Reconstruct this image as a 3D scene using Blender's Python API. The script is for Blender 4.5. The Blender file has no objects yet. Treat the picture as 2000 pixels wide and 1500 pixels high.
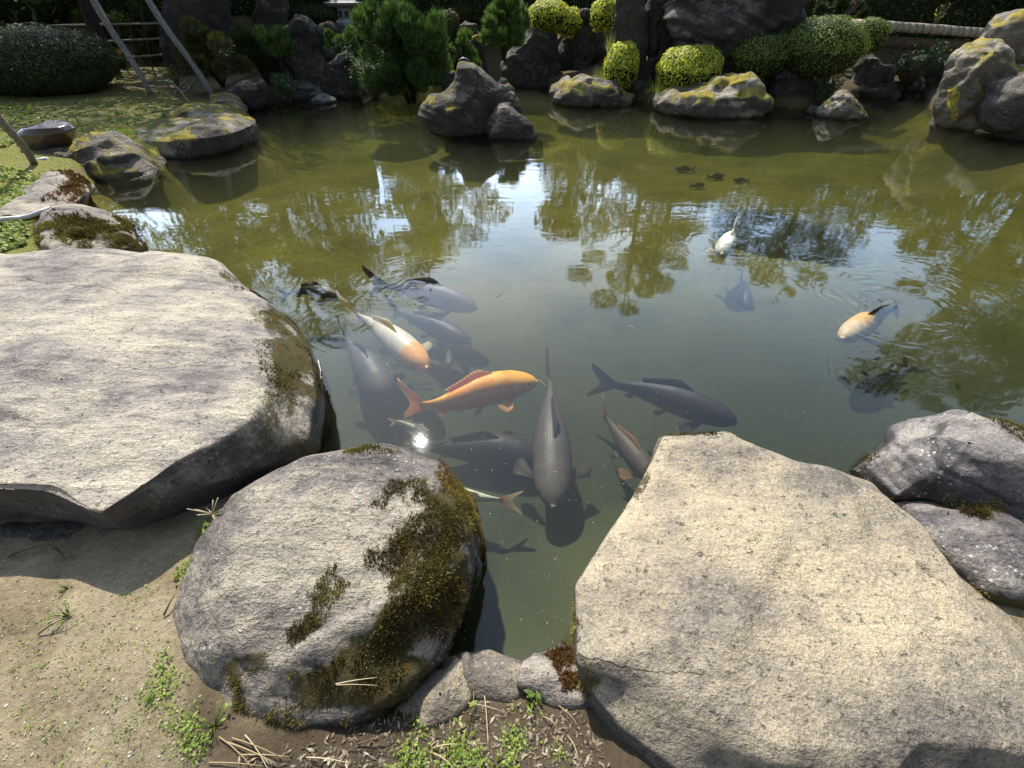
import bpy, math, random
import numpy as np
from mathutils import Vector
random.seed(7); RNG = np.random.default_rng(11)
SC = bpy.context.scene
# ---------------------------------------------------------------- camera, sky, sun, exposure
W, HH, F, PITCH, CAMH = 2000.0, 1500.0, 830.0, math.radians(42.5), 1.5
cam = bpy.data.objects.new('camera', bpy.data.cameras.new('camera')); SC.collection.objects.link(cam)
cam.location = (0, 0, CAMH); cam.rotation_euler = (math.pi/2 - PITCH, 0, 0)
cam.data.sensor_width = 36; cam.data.lens = 36*F/W; cam.data.clip_end = 600; cam.data.clip_start = 0.02
SC.camera = cam
FWD = np.array([0, math.cos(PITCH), -math.sin(PITCH)]); UP = np.array([0, math.sin(PITCH), math.cos(PITCH)])
def ray(px, py): return FWD + np.array([1., 0, 0])*(px-1000)/F - UP*(py-750)/F
def P(px, py, z=0.0):
    r = ray(px, py); return np.array([0, 0, CAMH]) + r*((z-CAMH)/r[2])
def PY(px, py, Y):
    r = ray(px, py); return np.array([0, 0, CAMH]) + r*(Y/r[1])
def RP(px, py, D):      # the point that mirrors in the water at this place, D metres off
    r = ray(px, py); t = D/math.hypot(r[0], r[1])
    return np.array([0, 0, -CAMH]) + np.array([r[0], r[1], -r[2]])*t, t/F
def proj(V):
    q = V - np.array([0, 0, CAMH]); d = q@FWD
    return 1000 + F*q[:, 0]/d, 750 - F*(q@UP)/d
g = ray(822, 862); SUN_EL = math.atan2(-g[2], math.hypot(g[0], g[1])); SUN_AZ = math.atan2(g[0], g[1])
world = bpy.data.worlds.new('World'); SC.world = world; world.use_nodes = True
nt = world.node_tree; nt.nodes.clear()
def wn(t, **k):
    n = nt.nodes.new(t)
    for a, b in k.items(): setattr(n, a, b)
    return n
sky = wn('ShaderNodeTexSky', sky_type='NISHITA', sun_disc=False, sun_elevation=SUN_EL, sun_rotation=SUN_AZ, dust_density=1.5)
tc = wn('ShaderNodeTexCoord'); mp = wn('ShaderNodeMapping'); mp.inputs['Scale'].default_value = (1.3, 1.0, 2.6)
nz = wn('ShaderNodeTexNoise'); nz.inputs['Scale'].default_value = 2.1; nz.inputs['Detail'].default_value = 6; nz.inputs['Roughness'].default_value = .58
cr = wn('ShaderNodeValToRGB'); cr.color_ramp.elements[0].position = .42; cr.color_ramp.elements[1].position = .72
cr.color_ramp.elements[1].color = (.8, .8, .8, 1)
mx = wn('ShaderNodeMix', data_type='RGBA')
bg = wn('ShaderNodeBackground'); bg.inputs['Strength'].default_value = .05; wo = wn('ShaderNodeOutputWorld')
L = nt.links.new
L(tc.outputs['Generated'], mp.inputs[0]); L(mp.outputs[0], nz.inputs['Vector']); L(nz.outputs[0], cr.inputs[0])
# thin veil of cloud, brighter towards the sun as real cloud is
vd = wn('ShaderNodeVectorMath', operation='DOT_PRODUCT'); nm_ = wn('ShaderNodeVectorMath', operation='NORMALIZE'); L(tc.outputs['Generated'], nm_.inputs[0]); L(nm_.outputs[0], vd.inputs[0])
vd.inputs[1].default_value = (math.sin(SUN_AZ)*math.cos(SUN_EL), math.cos(SUN_AZ)*math.cos(SUN_EL), math.sin(SUN_EL))
def wm(op, a, b):
    n = wn('ShaderNodeMath', operation=op)
    for i, v in enumerate((a, b)):
        if isinstance(v, (int, float)): n.inputs[i].default_value = v
        else: L(v, n.inputs[i])
    return n.outputs[0]
xyz = wn('ShaderNodeSeparateXYZ'); L(nm_.outputs[0], xyz.inputs[0])
az_ = wm('POWER', wm('ADD', wm('MULTIPLY', wm('DIVIDE', wm('ADD', wm('MULTIPLY', xyz.outputs[0], math.sin(SUN_AZ)), wm('MULTIPLY', xyz.outputs[1], math.cos(SUN_AZ))), wm('SQRT', wm('ADD', wm('SUBTRACT', 1., wm('MULTIPLY', xyz.outputs[2], xyz.outputs[2])), 1e-4), 0.)), .5), .5), 3.)
gl_ = wm('MULTIPLY', wm('EXPONENT', wm('MULTIPLY', wm('MAXIMUM', xyz.outputs[2], 0.), -2.9), 0.), wm('ADD', wm('MULTIPLY', az_, .96), .04))
def veil(peak, base, col):
    br = wm('ADD', wm('MULTIPLY', gl_, peak), base); c = wn('ShaderNodeVectorMath', operation='SCALE'); c.inputs[0].default_value = col; L(br, c.inputs['Scale']); return c.outputs[0]
ad = wn('ShaderNodeVectorMath', operation='ADD'); L(sky.outputs[0], ad.inputs[0]); L(veil(225, 0, (.62, .89, 1.30)), ad.inputs[1])
L(veil(330, 1, (.95, 1, 1.06)), mx.inputs[7]); L(ad.outputs[0], mx.inputs[6])
L(cr.outputs[0], mx.inputs[0]); L(mx.outputs[2], bg.inputs[0]); L(bg.outputs[0], wo.inputs[0])
sl = bpy.data.lights.new('sun', 'SUN'); sl.energy = 5.0; sl.angle = math.radians(.53); sl.color = (1, .945, .86)
sun = bpy.data.objects.new('sun', sl); SC.collection.objects.link(sun)
SUN = np.array([math.sin(SUN_AZ)*math.cos(SUN_EL), math.cos(SUN_AZ)*math.cos(SUN_EL), math.sin(SUN_EL)])
sun.rotation_euler = Vector(SUN).to_track_quat('Z', 'Y').to_euler(); sun.location = (0, 0, 30)
vs = SC.view_settings; vs.view_transform = 'Standard'; vs.look = 'None'; vs.exposure = 0.42; vs.gamma = 1; vs.use_curve_mapping = False
SC.cycles.use_denoising = True; SC.cycles.max_bounces = 8; SC.cycles.transparent_max_bounces = 24
SC.cycles.volume_bounces = 0; SC.cycles.sample_clamp_indirect = 6; SC.cycles.caustics_reflective = False; SC.cycles.caustics_refractive = False

# ---------------------------------------------------------------- noise and mesh helpers
def _h(i, j, k, s):
    n = (i.astype(np.int64)*374761393 + j.astype(np.int64)*668265263 + k.astype(np.int64)*2147483647 + s*974634777) & 0xffffffff
    n = ((n ^ (n >> 13))*1274126177) & 0xffffffff
    return ((n ^ (n >> 16)) & 0xffff)/32767.5 - 1
def vnoise(p, s=0):
    i = np.floor(p); f = p-i; u = f*f*(3-2*f); x, y, z = i[:, 0], i[:, 1], i[:, 2]; r = 0
    for a in (0, 1):
        for b in (0, 1):
            for c in (0, 1):
                w = (u[:, 0] if a else 1-u[:, 0])*(u[:, 1] if b else 1-u[:, 1])*(u[:, 2] if c else 1-u[:, 2])
                r = r + w*_h(x+a, y+b, z+c, s)
    return r
def fbm(p, sc=1., o=4, s=0, g=.5):
    r, a = 0, 1.
    for k in range(o):
        r = r + a*vnoise(p*sc + 17.3*k, s+k); sc *= 2.03; a *= g
    return r
def facet(p, sc, s=0, k=16.):
    q = p*sc; i = np.floor(q); W_ = np.zeros(len(q)); out = np.zeros(len(q))
    for a in (-1, 0, 1):
        for b in (-1, 0, 1):
            for c in (-1, 0, 1):
                x, y, z = i[:, 0]+a, i[:, 1]+b, i[:, 2]+c
                o = np.stack([_h(x, y, z, s+t)*.5+.5 for t in (1, 2, 3)], 1)
                d = q-(np.stack([x, y, z], 1)+o); w = np.exp(-k*(d*d).sum(1))+1e-12
                nn = np.stack([_h(x, y, z, s+t) for t in (4, 5, 6)], 1)
                out += w*((d*nn).sum(1) + .35*_h(x, y, z, s+9)); W_ += w
    return out/W_/sc
def raw_mesh(name, V, Fc, mats, smooth=True, attrs=None, uv=None, midx=None):
    me = bpy.data.meshes.new(name); V = np.asarray(V, np.float32)
    if isinstance(Fc, np.ndarray): loops = Fc.ravel(); cnt = np.full(len(Fc), Fc.shape[1])
    else: loops = np.array([i for f in Fc for i in f]); cnt = np.array([len(f) for f in Fc])
    me.vertices.add(len(V)); me.vertices.foreach_set('co', V.ravel())
    me.loops.add(len(loops)); me.loops.foreach_set('vertex_index', loops.astype(np.int32))
    me.polygons.add(len(cnt)); me.polygons.foreach_set('loop_start', (np.cumsum(cnt)-cnt).astype(np.int32))
    me.polygons.foreach_set('loop_total', cnt.astype(np.int32))
    me.polygons.foreach_set('use_smooth', np.full(len(cnt), smooth))
    for m in (mats if isinstance(mats, (list, tuple)) else [mats]): me.materials.append(m)
    if midx is not None: me.polygons.foreach_set('material_index', np.asarray(midx, np.int32))
    for k, a in (attrs or {}).items():
        at = me.attributes.new(k, 'FLOAT', 'POINT'); at.data.foreach_set('value', np.asarray(a, np.float32))
    if uv is not None:
        ul = me.uv_layers.new(name='UVMap'); ul.data.foreach_set('uv', np.asarray(uv, np.float32)[loops].ravel())
    me.update(calc_edges=True); me.validate(); return me
def tag(o, label=None, cat=None, group=None, kind=None):
    if label: o['label'] = label
    if cat: o['category'] = cat
    if group: o['group'] = group
    if kind: o['kind'] = kind
    return o
def put(name, V, Fc, mat, parent=None, origin=None, **k):
    """link one mesh object; V in world space"""
    V = np.asarray(V, float)
    if parent is not None:
        q = parent
        while q.parent: q = q.parent
        org = np.array(q['_o'])
    else:
        org = np.array(origin if origin is not None else [(V[:, 0].min()+V[:, 0].max())/2, (V[:, 1].min()+V[:, 1].max())/2, V[:, 2].min()])
    o = bpy.data.objects.new(name, raw_mesh(name, V-org, Fc, mat, **k)); SC.collection.objects.link(o)
    if parent is not None: o.parent = parent
    else: o.location = org
    o['_o'] = list(map(float, org)); return o
def empty(name, loc, label, cat, group=None):
    o = bpy.data.objects.new(name, None); SC.collection.objects.link(o); o.location = loc; o.empty_display_size = .1
    o['_o'] = list(map(float, loc)); return tag(o, label, cat, group)
def grid_faces(n, m, wrap=True):     # n around, m along
    i = np.arange(n if wrap else n-1); j = np.arange(m-1); I, J = np.meshgrid(i, j)
    a = J*n+I; b = J*n+(I+1) % n; return np.stack([a, b, b+n, a+n], -1).reshape(-1, 4)
def normals(V, Fq):
    n = np.cross(V[Fq[:, 2]]-V[Fq[:, 0]], V[Fq[:, -1]]-V[Fq[:, 1]]); N = np.zeros_like(V)
    for c in range(Fq.shape[1]): np.add.at(N, Fq[:, c], n)
    return N/np.maximum(np.linalg.norm(N, axis=1, keepdims=True), 1e-12)
def join(parts):
    Vs, Fs, o = [], [], 0
    for V, Fc in parts:
        Vs.append(V); Fs += [tuple(int(i)+o for i in f) for f in Fc]; o += len(V)
    return np.concatenate(Vs), Fs
def tube(pts, rad, n=8, cap=True):
    pts = np.asarray(pts, float); m = len(pts); rad = np.broadcast_to(rad, (m,)).astype(float)
    T = np.gradient(pts, axis=0); T /= np.linalg.norm(T, axis=1, keepdims=True)+1e-9
    up = np.array([0, 0, 1.]) if abs(T[0, 2]) < .9 else np.array([0, 1., 0]); V = []
    for i in range(m):
        a = np.cross(T[i], up); a /= np.linalg.norm(a)+1e-9; b = np.cross(a, T[i])
        th = np.arange(n)/n*2*math.pi
        V.append(pts[i]+rad[i]*(np.cos(th)[:, None]*a+np.sin(th)[:, None]*b))
    V = np.concatenate(V); Fc = [tuple(f) for f in grid_faces(n, m)]
    if cap: Fc += [tuple(range(n))[::-1], tuple(range((m-1)*n, m*n))]
    return V, Fc
def box(c, s, rz=0.):
    c = np.asarray(c, float); V = np.array([[x, y, z] for z in (-1, 1) for y in (-1, 1) for x in (-1, 1)])*np.asarray(s)/2.
    R = np.array([[math.cos(rz), -math.sin(rz), 0], [math.sin(rz), math.cos(rz), 0], [0, 0, 1]])
    return V@R.T+c, [(0, 2, 3, 1), (4, 5, 7, 6), (0, 1, 5, 4), (2, 6, 7, 3), (0, 4, 6, 2), (1, 3, 7, 5)]
def lathe(c, prof, n=12, ph=0.):
    V = [[c[0]+r*math.cos(a+ph), c[1]+r*math.sin(a+ph), c[2]+z] for r, z in prof for a in np.arange(n)/n*2*math.pi]
    return np.array(V), [tuple(f) for f in grid_faces(n, len(prof))]+[tuple(range(n))[::-1], tuple(range((len(prof)-1)*n, len(prof)*n))]
def inpoly(x, y, poly):
    r = np.zeros(x.shape, bool); n = len(poly)
    for i in range(n):
        x1, y1 = poly[i]; x2, y2 = poly[(i+1) % n]
        if y1 == y2: continue
        r ^= ((y1 > y) != (y2 > y)) & (x < (x2-x1)*(y-y1)/(y2-y1)+x1)
    return r
def polydist(x, y, poly):
    d = np.full(x.shape, 1e9)
    for i in range(len(poly)):
        x1, y1 = poly[i]; x2, y2 = poly[(i+1) % len(poly)]; ex, ey = x2-x1, y2-y1
        t = np.clip(((x-x1)*ex+(y-y1)*ey)/(ex*ex+ey*ey+1e-12), 0, 1)
        d = np.minimum(d, np.hypot(x-x1-t*ex, y-y1-t*ey))
    return d

# ---------------------------------------------------------------- materials
class NB:
    def __init__(s, name):
        s.m = bpy.data.materials.new(name); s.m.use_nodes = True; s.t = s.m.node_tree; s.t.nodes.clear()
        s.out = s.n('ShaderNodeOutputMaterial')
    def n(s, t, **k):
        x = s.t.nodes.new(t)
        for a, b in k.items(): setattr(x, a, b)
        return x
    def L(s, a, b): s.t.links.new(a, b)
    def set(s, sock, v):
        if isinstance(v, bpy.types.NodeSocket): s.L(v, sock)
        elif isinstance(v, (tuple, list)) and len(v) == 3 and sock.type == 'RGBA': sock.default_value = (*v, 1)
        else: sock.default_value = v
    def math(s, op, a, b=None, c=None, clamp=False):
        x = s.n('ShaderNodeMath', operation=op, use_clamp=clamp)
        for i, v in enumerate((a, b, c)):
            if v is not None: s.set(x.inputs[i], v)
        return x.outputs[0]
    def mix(s, f, a, b, mode='MIX'):
        x = s.n('ShaderNodeMix', data_type='RGBA', blend_type=mode); s.set(x.inputs[0], f); s.set(x.inputs[6], a); s.set(x.inputs[7], b); return x.outputs[2]
    def coord(s, which='Object', scale=(1, 1, 1), rot=(0, 0, 0), rnd=True):
        c = s.n('ShaderNodeTexCoord').outputs[which]
        if rnd:
            oi = s.n('ShaderNodeObjectInfo'); v = s.n('ShaderNodeVectorMath', operation='MULTIPLY_ADD')
            s.L(oi.outputs['Random'], v.inputs[0]); v.inputs[1].default_value = (13.7, 7.3, 21.1); s.L(c, v.inputs[2]); c = v.outputs[0]
        m = s.n('ShaderNodeMapping'); m.inputs['Scale'].default_value = scale; m.inputs['Rotation'].default_value = rot; s.L(c, m.inputs[0]); return m.outputs[0]
    def noise(s, co, sc, det=4, rough=.55, dist=0.):
        x = s.n('ShaderNodeTexNoise'); s.L(co, x.inputs['Vector']); x.inputs['Scale'].default_value = sc
        x.inputs['Detail'].default_value = det; x.inputs['Roughness'].default_value = rough; x.inputs['Distortion'].default_value = dist; return x.outputs[0]
    def voro(s, co, sc, feat='F1', out=0, rnd=1.):
        x = s.n('ShaderNodeTexVoronoi', feature=feat); s.L(co, x.inputs['Vector']); x.inputs['Scale'].default_value = sc
        x.inputs['Randomness'].default_value = rnd; return x.outputs[out]
    def ss(s, v, a, b):      # smoothstep
        x = s.n('ShaderNodeMapRange', interpolation_type='SMOOTHSTEP'); s.set(x.inputs[0], v); x.inputs[1].default_value = a; x.inputs[2].default_value = b; return x.outputs[0]
    def ramp(s, v, stops):
        x = s.n('ShaderNodeValToRGB'); s.L(v, x.inputs[0]); e = x.color_ramp.elements
        while len(e) < len(stops): e.new(.5)
        for q, (p, c) in zip(e, stops): q.position = p; q.color = (*c, 1)
        return x.outputs[0]
    def attr(s, name): return s.n('ShaderNodeAttribute', attribute_name=name).outputs['Fac']
    def bump(s, h, dist, strength=1., normal=None):
        x = s.n('ShaderNodeBump'); s.L(h, x.inputs['Height']); x.inputs['Distance'].default_value = dist; x.inputs['Strength'].default_value = strength
        if normal is not None: s.L(normal, x.inputs['Normal'])
        return x.outputs[0]
    def principled(s, col, rough=.8, normal=None, spec=.3, **k):
        x = s.n('ShaderNodeBsdfPrincipled'); s.set(x.inputs['Base Color'], col); s.set(x.inputs['Roughness'], rough); x.inputs['Specular IOR Level'].default_value = spec
        if normal is not None: s.L(normal, x.inputs['Normal'])
        for a, b in k.items(): s.set(x.inputs[a.replace('_', ' ')], b)
        return x.outputs[0]
    def done(s, sh): s.L(sh, s.out.inputs[0]); return s.m
def nz_(b):      # world normal z
    g = b.n('ShaderNodeNewGeometry'); x = b.n('ShaderNodeSeparateXYZ'); b.L(g.outputs['Normal'], x.inputs[0]); return x.outputs[2]
def wz_(b):
    g = b.n('ShaderNodeNewGeometry'); x = b.n('ShaderNodeSeparateXYZ'); b.L(g.outputs['Position'], x.inputs[0]); return x.outputs[2]

def rock_mat(name, dark, mid, light, moss_top=0., moss_c=((.17, .12, .03), (.12, .105, .03)), k=1., strata=.5, spots=.5, bumpd=.012, wet=True, side=(.042, .038, .035), crack=True):
    b = NB(name); co = b.coord(); st = b.coord(scale=(1.2, 5, 9), rot=(.15, .1, .55))
    n1 = b.noise(co, 1.7*k, 5, .6, .4); n2 = b.noise(co, 11*k, 6, .65); n3 = b.noise(co, 70*k, 3, .7); ns = b.noise(st, 3.2*k, 6, .62, .3)
    v = b.math('ADD', b.math('MULTIPLY', n1, 1.2), b.math('MULTIPLY', ns, strata*.75)); v = b.math('ADD', v, b.math('MULTIPLY', n2, .45))
    v = b.math('ADD', v, b.math('MULTIPLY', n3, .25)); v = b.math('DIVIDE', v, 1.9+strata*.75)
    col = b.ramp(v, [(.42, dark), (.485, mid), (.56, light)])
    gr_ = b.math('ADD', b.math('MULTIPLY', b.noise(co, 130*k, 3, .7), .6), b.math('MULTIPLY', b.noise(co, 300*k, 3, .75), .4)); col = b.mix(1., col, b.mix(b.ss(gr_, .38, .62), (.74, .73, .74), (1.2, 1.19, 1.16)), 'MULTIPLY')
    # steep faces weathered dark, tone deepened to paint in their shaded side
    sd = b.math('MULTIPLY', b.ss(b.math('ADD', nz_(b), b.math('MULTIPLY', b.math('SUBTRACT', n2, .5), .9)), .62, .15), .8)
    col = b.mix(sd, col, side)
    sp = b.math('MULTIPLY', b.ss(b.voro(co, 52*k), .30, .16), b.ss(b.noise(co, 6*k, 3), .50-.06*spots, .66))
    sp2 = b.math('MULTIPLY', b.ss(b.noise(co, 120*k, 2, .8), .60, .70), b.ss(b.noise(co, 3.1*k, 4), .47, .60))
    spa = b.math('MAXIMUM', sp, b.math('MULTIPLY', sp2, .6)); col = b.mix(b.math('MULTIPLY', spa, spots), col, (.52, .50, .45))
    pit = b.ss(b.noise(b.coord(scale=(1, 1, 1)), 38*k, 4, .75), .40, .31); col = b.mix(b.math('MULTIPLY', pit, .55), col, (.06, .05, .045))
    if crack:
        cc = b.coord(scale=(1, 1.9, 2.2), rot=(0, .1, .5)); wq = b.n('ShaderNodeTexNoise'); wq.inputs['Scale'].default_value = 5*k; wq.inputs['Detail'].default_value = 6; wq.inputs['Roughness'].default_value = .7; b.L(cc, wq.inputs['Vector'])
        wa = b.n('ShaderNodeVectorMath', operation='MULTIPLY_ADD'); b.L(wq.outputs['Color'], wa.inputs[0]); wa.inputs[1].default_value = (.22/k, .22/k, .22/k); b.L(cc, wa.inputs[2])
        crk = b.math('MULTIPLY', b.ss(b.voro(wa.outputs[0], 1.1*k, 'DISTANCE_TO_EDGE'), .009, .0), b.math('MULTIPLY', b.ss(b.noise(co, 2.9*k, 4), .52, .66), b.ss(n2, .38, .55)))
    else: crk = 0.
    if crack: col = b.mix(b.math('MULTIPLY', crk, .6), col, (.05, .03, .025))
    nm = b.noise(co, 5.5*k, 7, .72, .3); mosstop = b.math('MULTIPLY', b.ss(nz_(b), .25, .75), b.ss(nm, .66-.38*moss_top, .74-.38*moss_top)) if moss_top else 0.
    mm = b.math('MAXIMUM', b.math('MULTIPLY', b.ss(b.math('ADD', b.math('MULTIPLY', b.attr('moss'), .72), b.math('MULTIPLY', b.math('SUBTRACT', nm, .5), 2.2)), .42, .62), 1.), mosstop)
    fine = b.noise(co, 160*k, 3, .8); mc = b.mix(b.ss(b.noise(co, 14*k, 4), .38, .62), moss_c[0], moss_c[1]); mc = b.mix(b.ss(fine, .35, .65), b.mix(.40, mc, (.03, .02, .01)), mc)
    col = b.mix(mm, col, mc)
    ro = .82
    if wet:
        wl = b.ss(b.math('ADD', wz_(b), b.math('MULTIPLY', b.math('SUBTRACT', n2, .5), .05)), .055, .02)
        col = b.mix(b.math('MULTIPLY', wl, .7), col, (.025, .024, .012)); ro = b.math('SUBTRACT', .82, b.math('MULTIPLY', wl, .45))
    h = b.math('ADD', b.math('MULTIPLY', n2, .8), b.math('MULTIPLY', n3, .30)); h = b.math('ADD', h, b.math('MULTIPLY', ns, strata)); h = b.math('SUBTRACT', h, b.math('MULTIPLY', pit, .25))
    h = b.math('SUBTRACT', h, b.math('MULTIPLY', crk, .5)); h = b.math('ADD', h, b.math('MULTIPLY', b.noise(co, 190*k, 3, .7), .14)); h = b.math('ADD', h, b.math('MULTIPLY', b.math('MULTIPLY', mm, fine), .9))
    return b.done(b.principled(col, ro, b.bump(h, bumpd/k), .25))
M = {}
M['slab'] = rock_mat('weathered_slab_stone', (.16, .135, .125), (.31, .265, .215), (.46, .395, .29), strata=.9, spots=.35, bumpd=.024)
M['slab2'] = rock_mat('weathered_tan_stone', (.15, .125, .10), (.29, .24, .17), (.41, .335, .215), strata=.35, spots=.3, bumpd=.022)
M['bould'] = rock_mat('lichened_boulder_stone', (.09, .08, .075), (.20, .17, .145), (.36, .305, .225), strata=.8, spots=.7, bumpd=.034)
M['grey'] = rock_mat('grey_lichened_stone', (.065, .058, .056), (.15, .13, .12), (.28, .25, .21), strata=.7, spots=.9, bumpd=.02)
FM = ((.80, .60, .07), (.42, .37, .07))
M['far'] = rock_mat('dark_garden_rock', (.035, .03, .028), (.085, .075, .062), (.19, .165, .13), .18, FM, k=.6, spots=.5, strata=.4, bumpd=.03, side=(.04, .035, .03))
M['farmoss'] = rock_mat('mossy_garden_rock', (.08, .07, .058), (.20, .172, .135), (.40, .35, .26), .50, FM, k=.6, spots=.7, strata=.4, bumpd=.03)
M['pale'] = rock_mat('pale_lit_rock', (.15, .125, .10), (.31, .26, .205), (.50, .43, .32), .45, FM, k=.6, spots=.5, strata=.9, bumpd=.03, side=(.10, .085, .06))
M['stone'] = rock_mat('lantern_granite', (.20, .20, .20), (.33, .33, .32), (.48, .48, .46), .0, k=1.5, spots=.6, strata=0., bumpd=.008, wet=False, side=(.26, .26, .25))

def leaf_mat(name, a, b_, c, trans=.35, rough=.5, spec=.35):
    b = NB(name); v = b.attr('var'); col = b.ramp(v, [(.05, a), (.5, b_), (.97, c)])
    p = b.principled(col, rough, None, spec); t = b.n('ShaderNodeBsdfTranslucent'); b.L(b.mix(.5, col, b.mix(1., col, (1.6, 1.5, .5), 'MULTIPLY')), t.inputs[0])
    m = b.n('ShaderNodeMixShader'); m.inputs[0].default_value = trans; b.L(p, m.inputs[1]); b.L(t.outputs[0], m.inputs[2]); return b.done(m.outputs[0])
M['azalea'] = leaf_mat('azalea_leaves', (.20, .25, .025), (.52, .57, .065), (.86, .84, .18), .42)
M['darkbox'] = leaf_mat('dark_clipped_leaves', (.015, .03, .010), (.035, .06, .018), (.10, .14, .035), .25)
M['juniper'] = leaf_mat('juniper_sprays', (.02, .045, .014), (.05, .115, .03), (.26, .40, .10), .36)
M['pine'] = leaf_mat('pine_needles', (.018, .032, .010), (.038, .058, .016), (.085, .11, .03), .25)
M['broad'] = leaf_mat('broad_leaves', (.03, .07, .025), (.07, .14, .05), (.16, .26, .11), .35)
M['olive'] = leaf_mat('olive_shrub_leaves', (.035, .045, .01), (.07, .08, .02), (.15, .15, .035), .3)
M['weed'] = leaf_mat('weed_leaves', (.10, .15, .02), (.22, .30, .05), (.38, .44, .10), .4)
M['mosst'] = leaf_mat('moss_tufts', (.035, .026, .012), (.15, .12, .038), (.38, .33, .09), .15, .9, .05)
M['mossb'] = leaf_mat('brown_moss_tufts', (.035, .02, .01), (.17, .09, .035), (.36, .21, .08), .12, .9, .05)
M['litter'] = leaf_mat('brown_litter', (.07, .045, .025), (.17, .12, .07), (.42, .34, .22), .1)
M['straw'] = leaf_mat('dry_straw', (.22, .15, .07), (.40, .30, .16), (.60, .50, .32), .1)
def wood(name, c1, c2, rough=.8, sc=(2, 2, 30)):
    b = NB(name); co = b.coord(); n = b.noise(b.coord(scale=(14, 14, 1.5)), 3, 5, .7); n2 = b.noise(co, 30, 4, .7)
    col = b.mix(b.ss(b.math('ADD', b.math('MULTIPLY', n, .6), b.math('MULTIPLY', n2, .4)), .35, .65), c1, c2)
    return b.done(b.principled(col, rough, b.bump(n, .01), .2))
M['pole'] = wood('weathered_grey_pole', (.12, .105, .09), (.26, .235, .205)); M['trunk'] = wood('dark_bark', (.015, .012, .010), (.05, .04, .03), .95)
M['bamboo'] = wood('pale_bamboo', (.13, .115, .08), (.33, .30, .22), .45); M['log'] = wood('bleached_log', (.24, .20, .15), (.48, .42, .33)); M['beam'] = wood('dark_beam', (.03, .025, .02), (.09, .075, .055))
M['barkr'] = wood('brown_bark', (.06, .045, .03), (.16, .12, .08), .95)
def plain(name, c, rough=.5, spec=.5, **k):
    b = NB(name); n = b.noise(b.coord(), 9, 4, .7); return b.done(b.principled(b.mix(b.ss(n, .3, .7), tuple(x*.7 for x in c), c), rough, b.bump(n, .004), spec, **k))
M['grit'] = leaf_mat('earth_grit', (.14, .11, .07), (.24, .20, .13), (.46, .42, .33), 0.); M['soil'] = leaf_mat('soil_crumbs', (.04, .028, .018), (.09, .066, .04), (.20, .16, .11), 0.)
M['pipe'] = plain('pale_plastic_pipe', (.62, .62, .60), .35); M['white'] = plain('white_fluff', (.85, .85, .85), .8); M['stool'] = plain('dark_glossy_stone', (.10, .065, .05), .16, .6)
M['streak'] = plain('white_streak', (.75, .75, .73), .6); M['eye'] = plain('black_eye', (.01, .01, .01), .1); M['feather'] = plain('black_feathers', (.012, .012, .014), .5)

def ground_mat():
    b = NB('packed_earth_and_moss'); co = b.coord('Object', rnd=False)
    n1 = b.noise(co, .9, 5, .6); n2 = b.noise(co, 6, 6, .65); n3 = b.noise(co, 55, 5, .75); n4 = b.noise(co, 240, 3, .8)
    v = b.math('ADD', b.math('MULTIPLY', n2, .45), b.math('ADD', b.math('MULTIPLY', n3, .35), b.math('MULTIPLY', n4, .25)))
    col = b.ramp(v, [(.38, (.10, .075, .045)), (.50, (.235, .185, .11)), (.64, (.37, .305, .19))])
    peb = b.ss(b.voro(co, 75), .22, .12); peb = b.math('MULTIPLY', peb, b.ss(n2, .44, .6)); col = b.mix(b.math('MULTIPLY', peb, .7), col, (.42, .38, .29))
    gm = b.attr('green'); gr = b.mix(b.ss(n3, .35, .65), (.08, .085, .018), (.27, .26, .07)); gk = b.ss(b.math('ADD', gm, b.math('MULTIPLY', b.math('SUBTRACT', n2, .5), 1.8)), .40, .62)
    col = b.mix(gk, col, gr); col = b.mix(b.attr('dirt_shade'), col, b.mix(n3, (.035, .025, .016), (.12, .09, .055)))
    h = b.math('ADD', b.math('MULTIPLY', n2, .6), b.math('MULTIPLY', n3, .35)); h = b.math('ADD', h, b.math('MULTIPLY', n4, .14)); h = b.math('ADD', h, b.math('MULTIPLY', peb, .22))
    return b.done(b.principled(col, .95, b.bump(h, .018), .12))
def floor_mat():
    b = NB('algae_pond_floor'); co = b.coord('Object', rnd=False); n1 = b.noise(co, 1.3, 6, .6); n2 = b.noise(co, 14, 6, .7)
    col = b.ramp(b.math('ADD', b.math('MULTIPLY', n1, .6), b.math('MULTIPLY', n2, .4)), [(.38, (.13, .11, .025)), (.5, (.215, .18, .04)), (.63, (.30, .255, .065))])
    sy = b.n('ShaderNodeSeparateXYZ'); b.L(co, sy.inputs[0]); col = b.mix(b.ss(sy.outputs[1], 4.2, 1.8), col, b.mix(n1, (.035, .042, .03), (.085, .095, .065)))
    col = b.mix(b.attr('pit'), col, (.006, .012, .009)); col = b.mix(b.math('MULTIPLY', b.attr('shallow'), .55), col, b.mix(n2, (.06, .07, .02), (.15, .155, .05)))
    return b.done(b.principled(col, .9, b.bump(n2, .02), .1))
M['ground'] = ground_mat(); M['floor'] = floor_mat()

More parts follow.
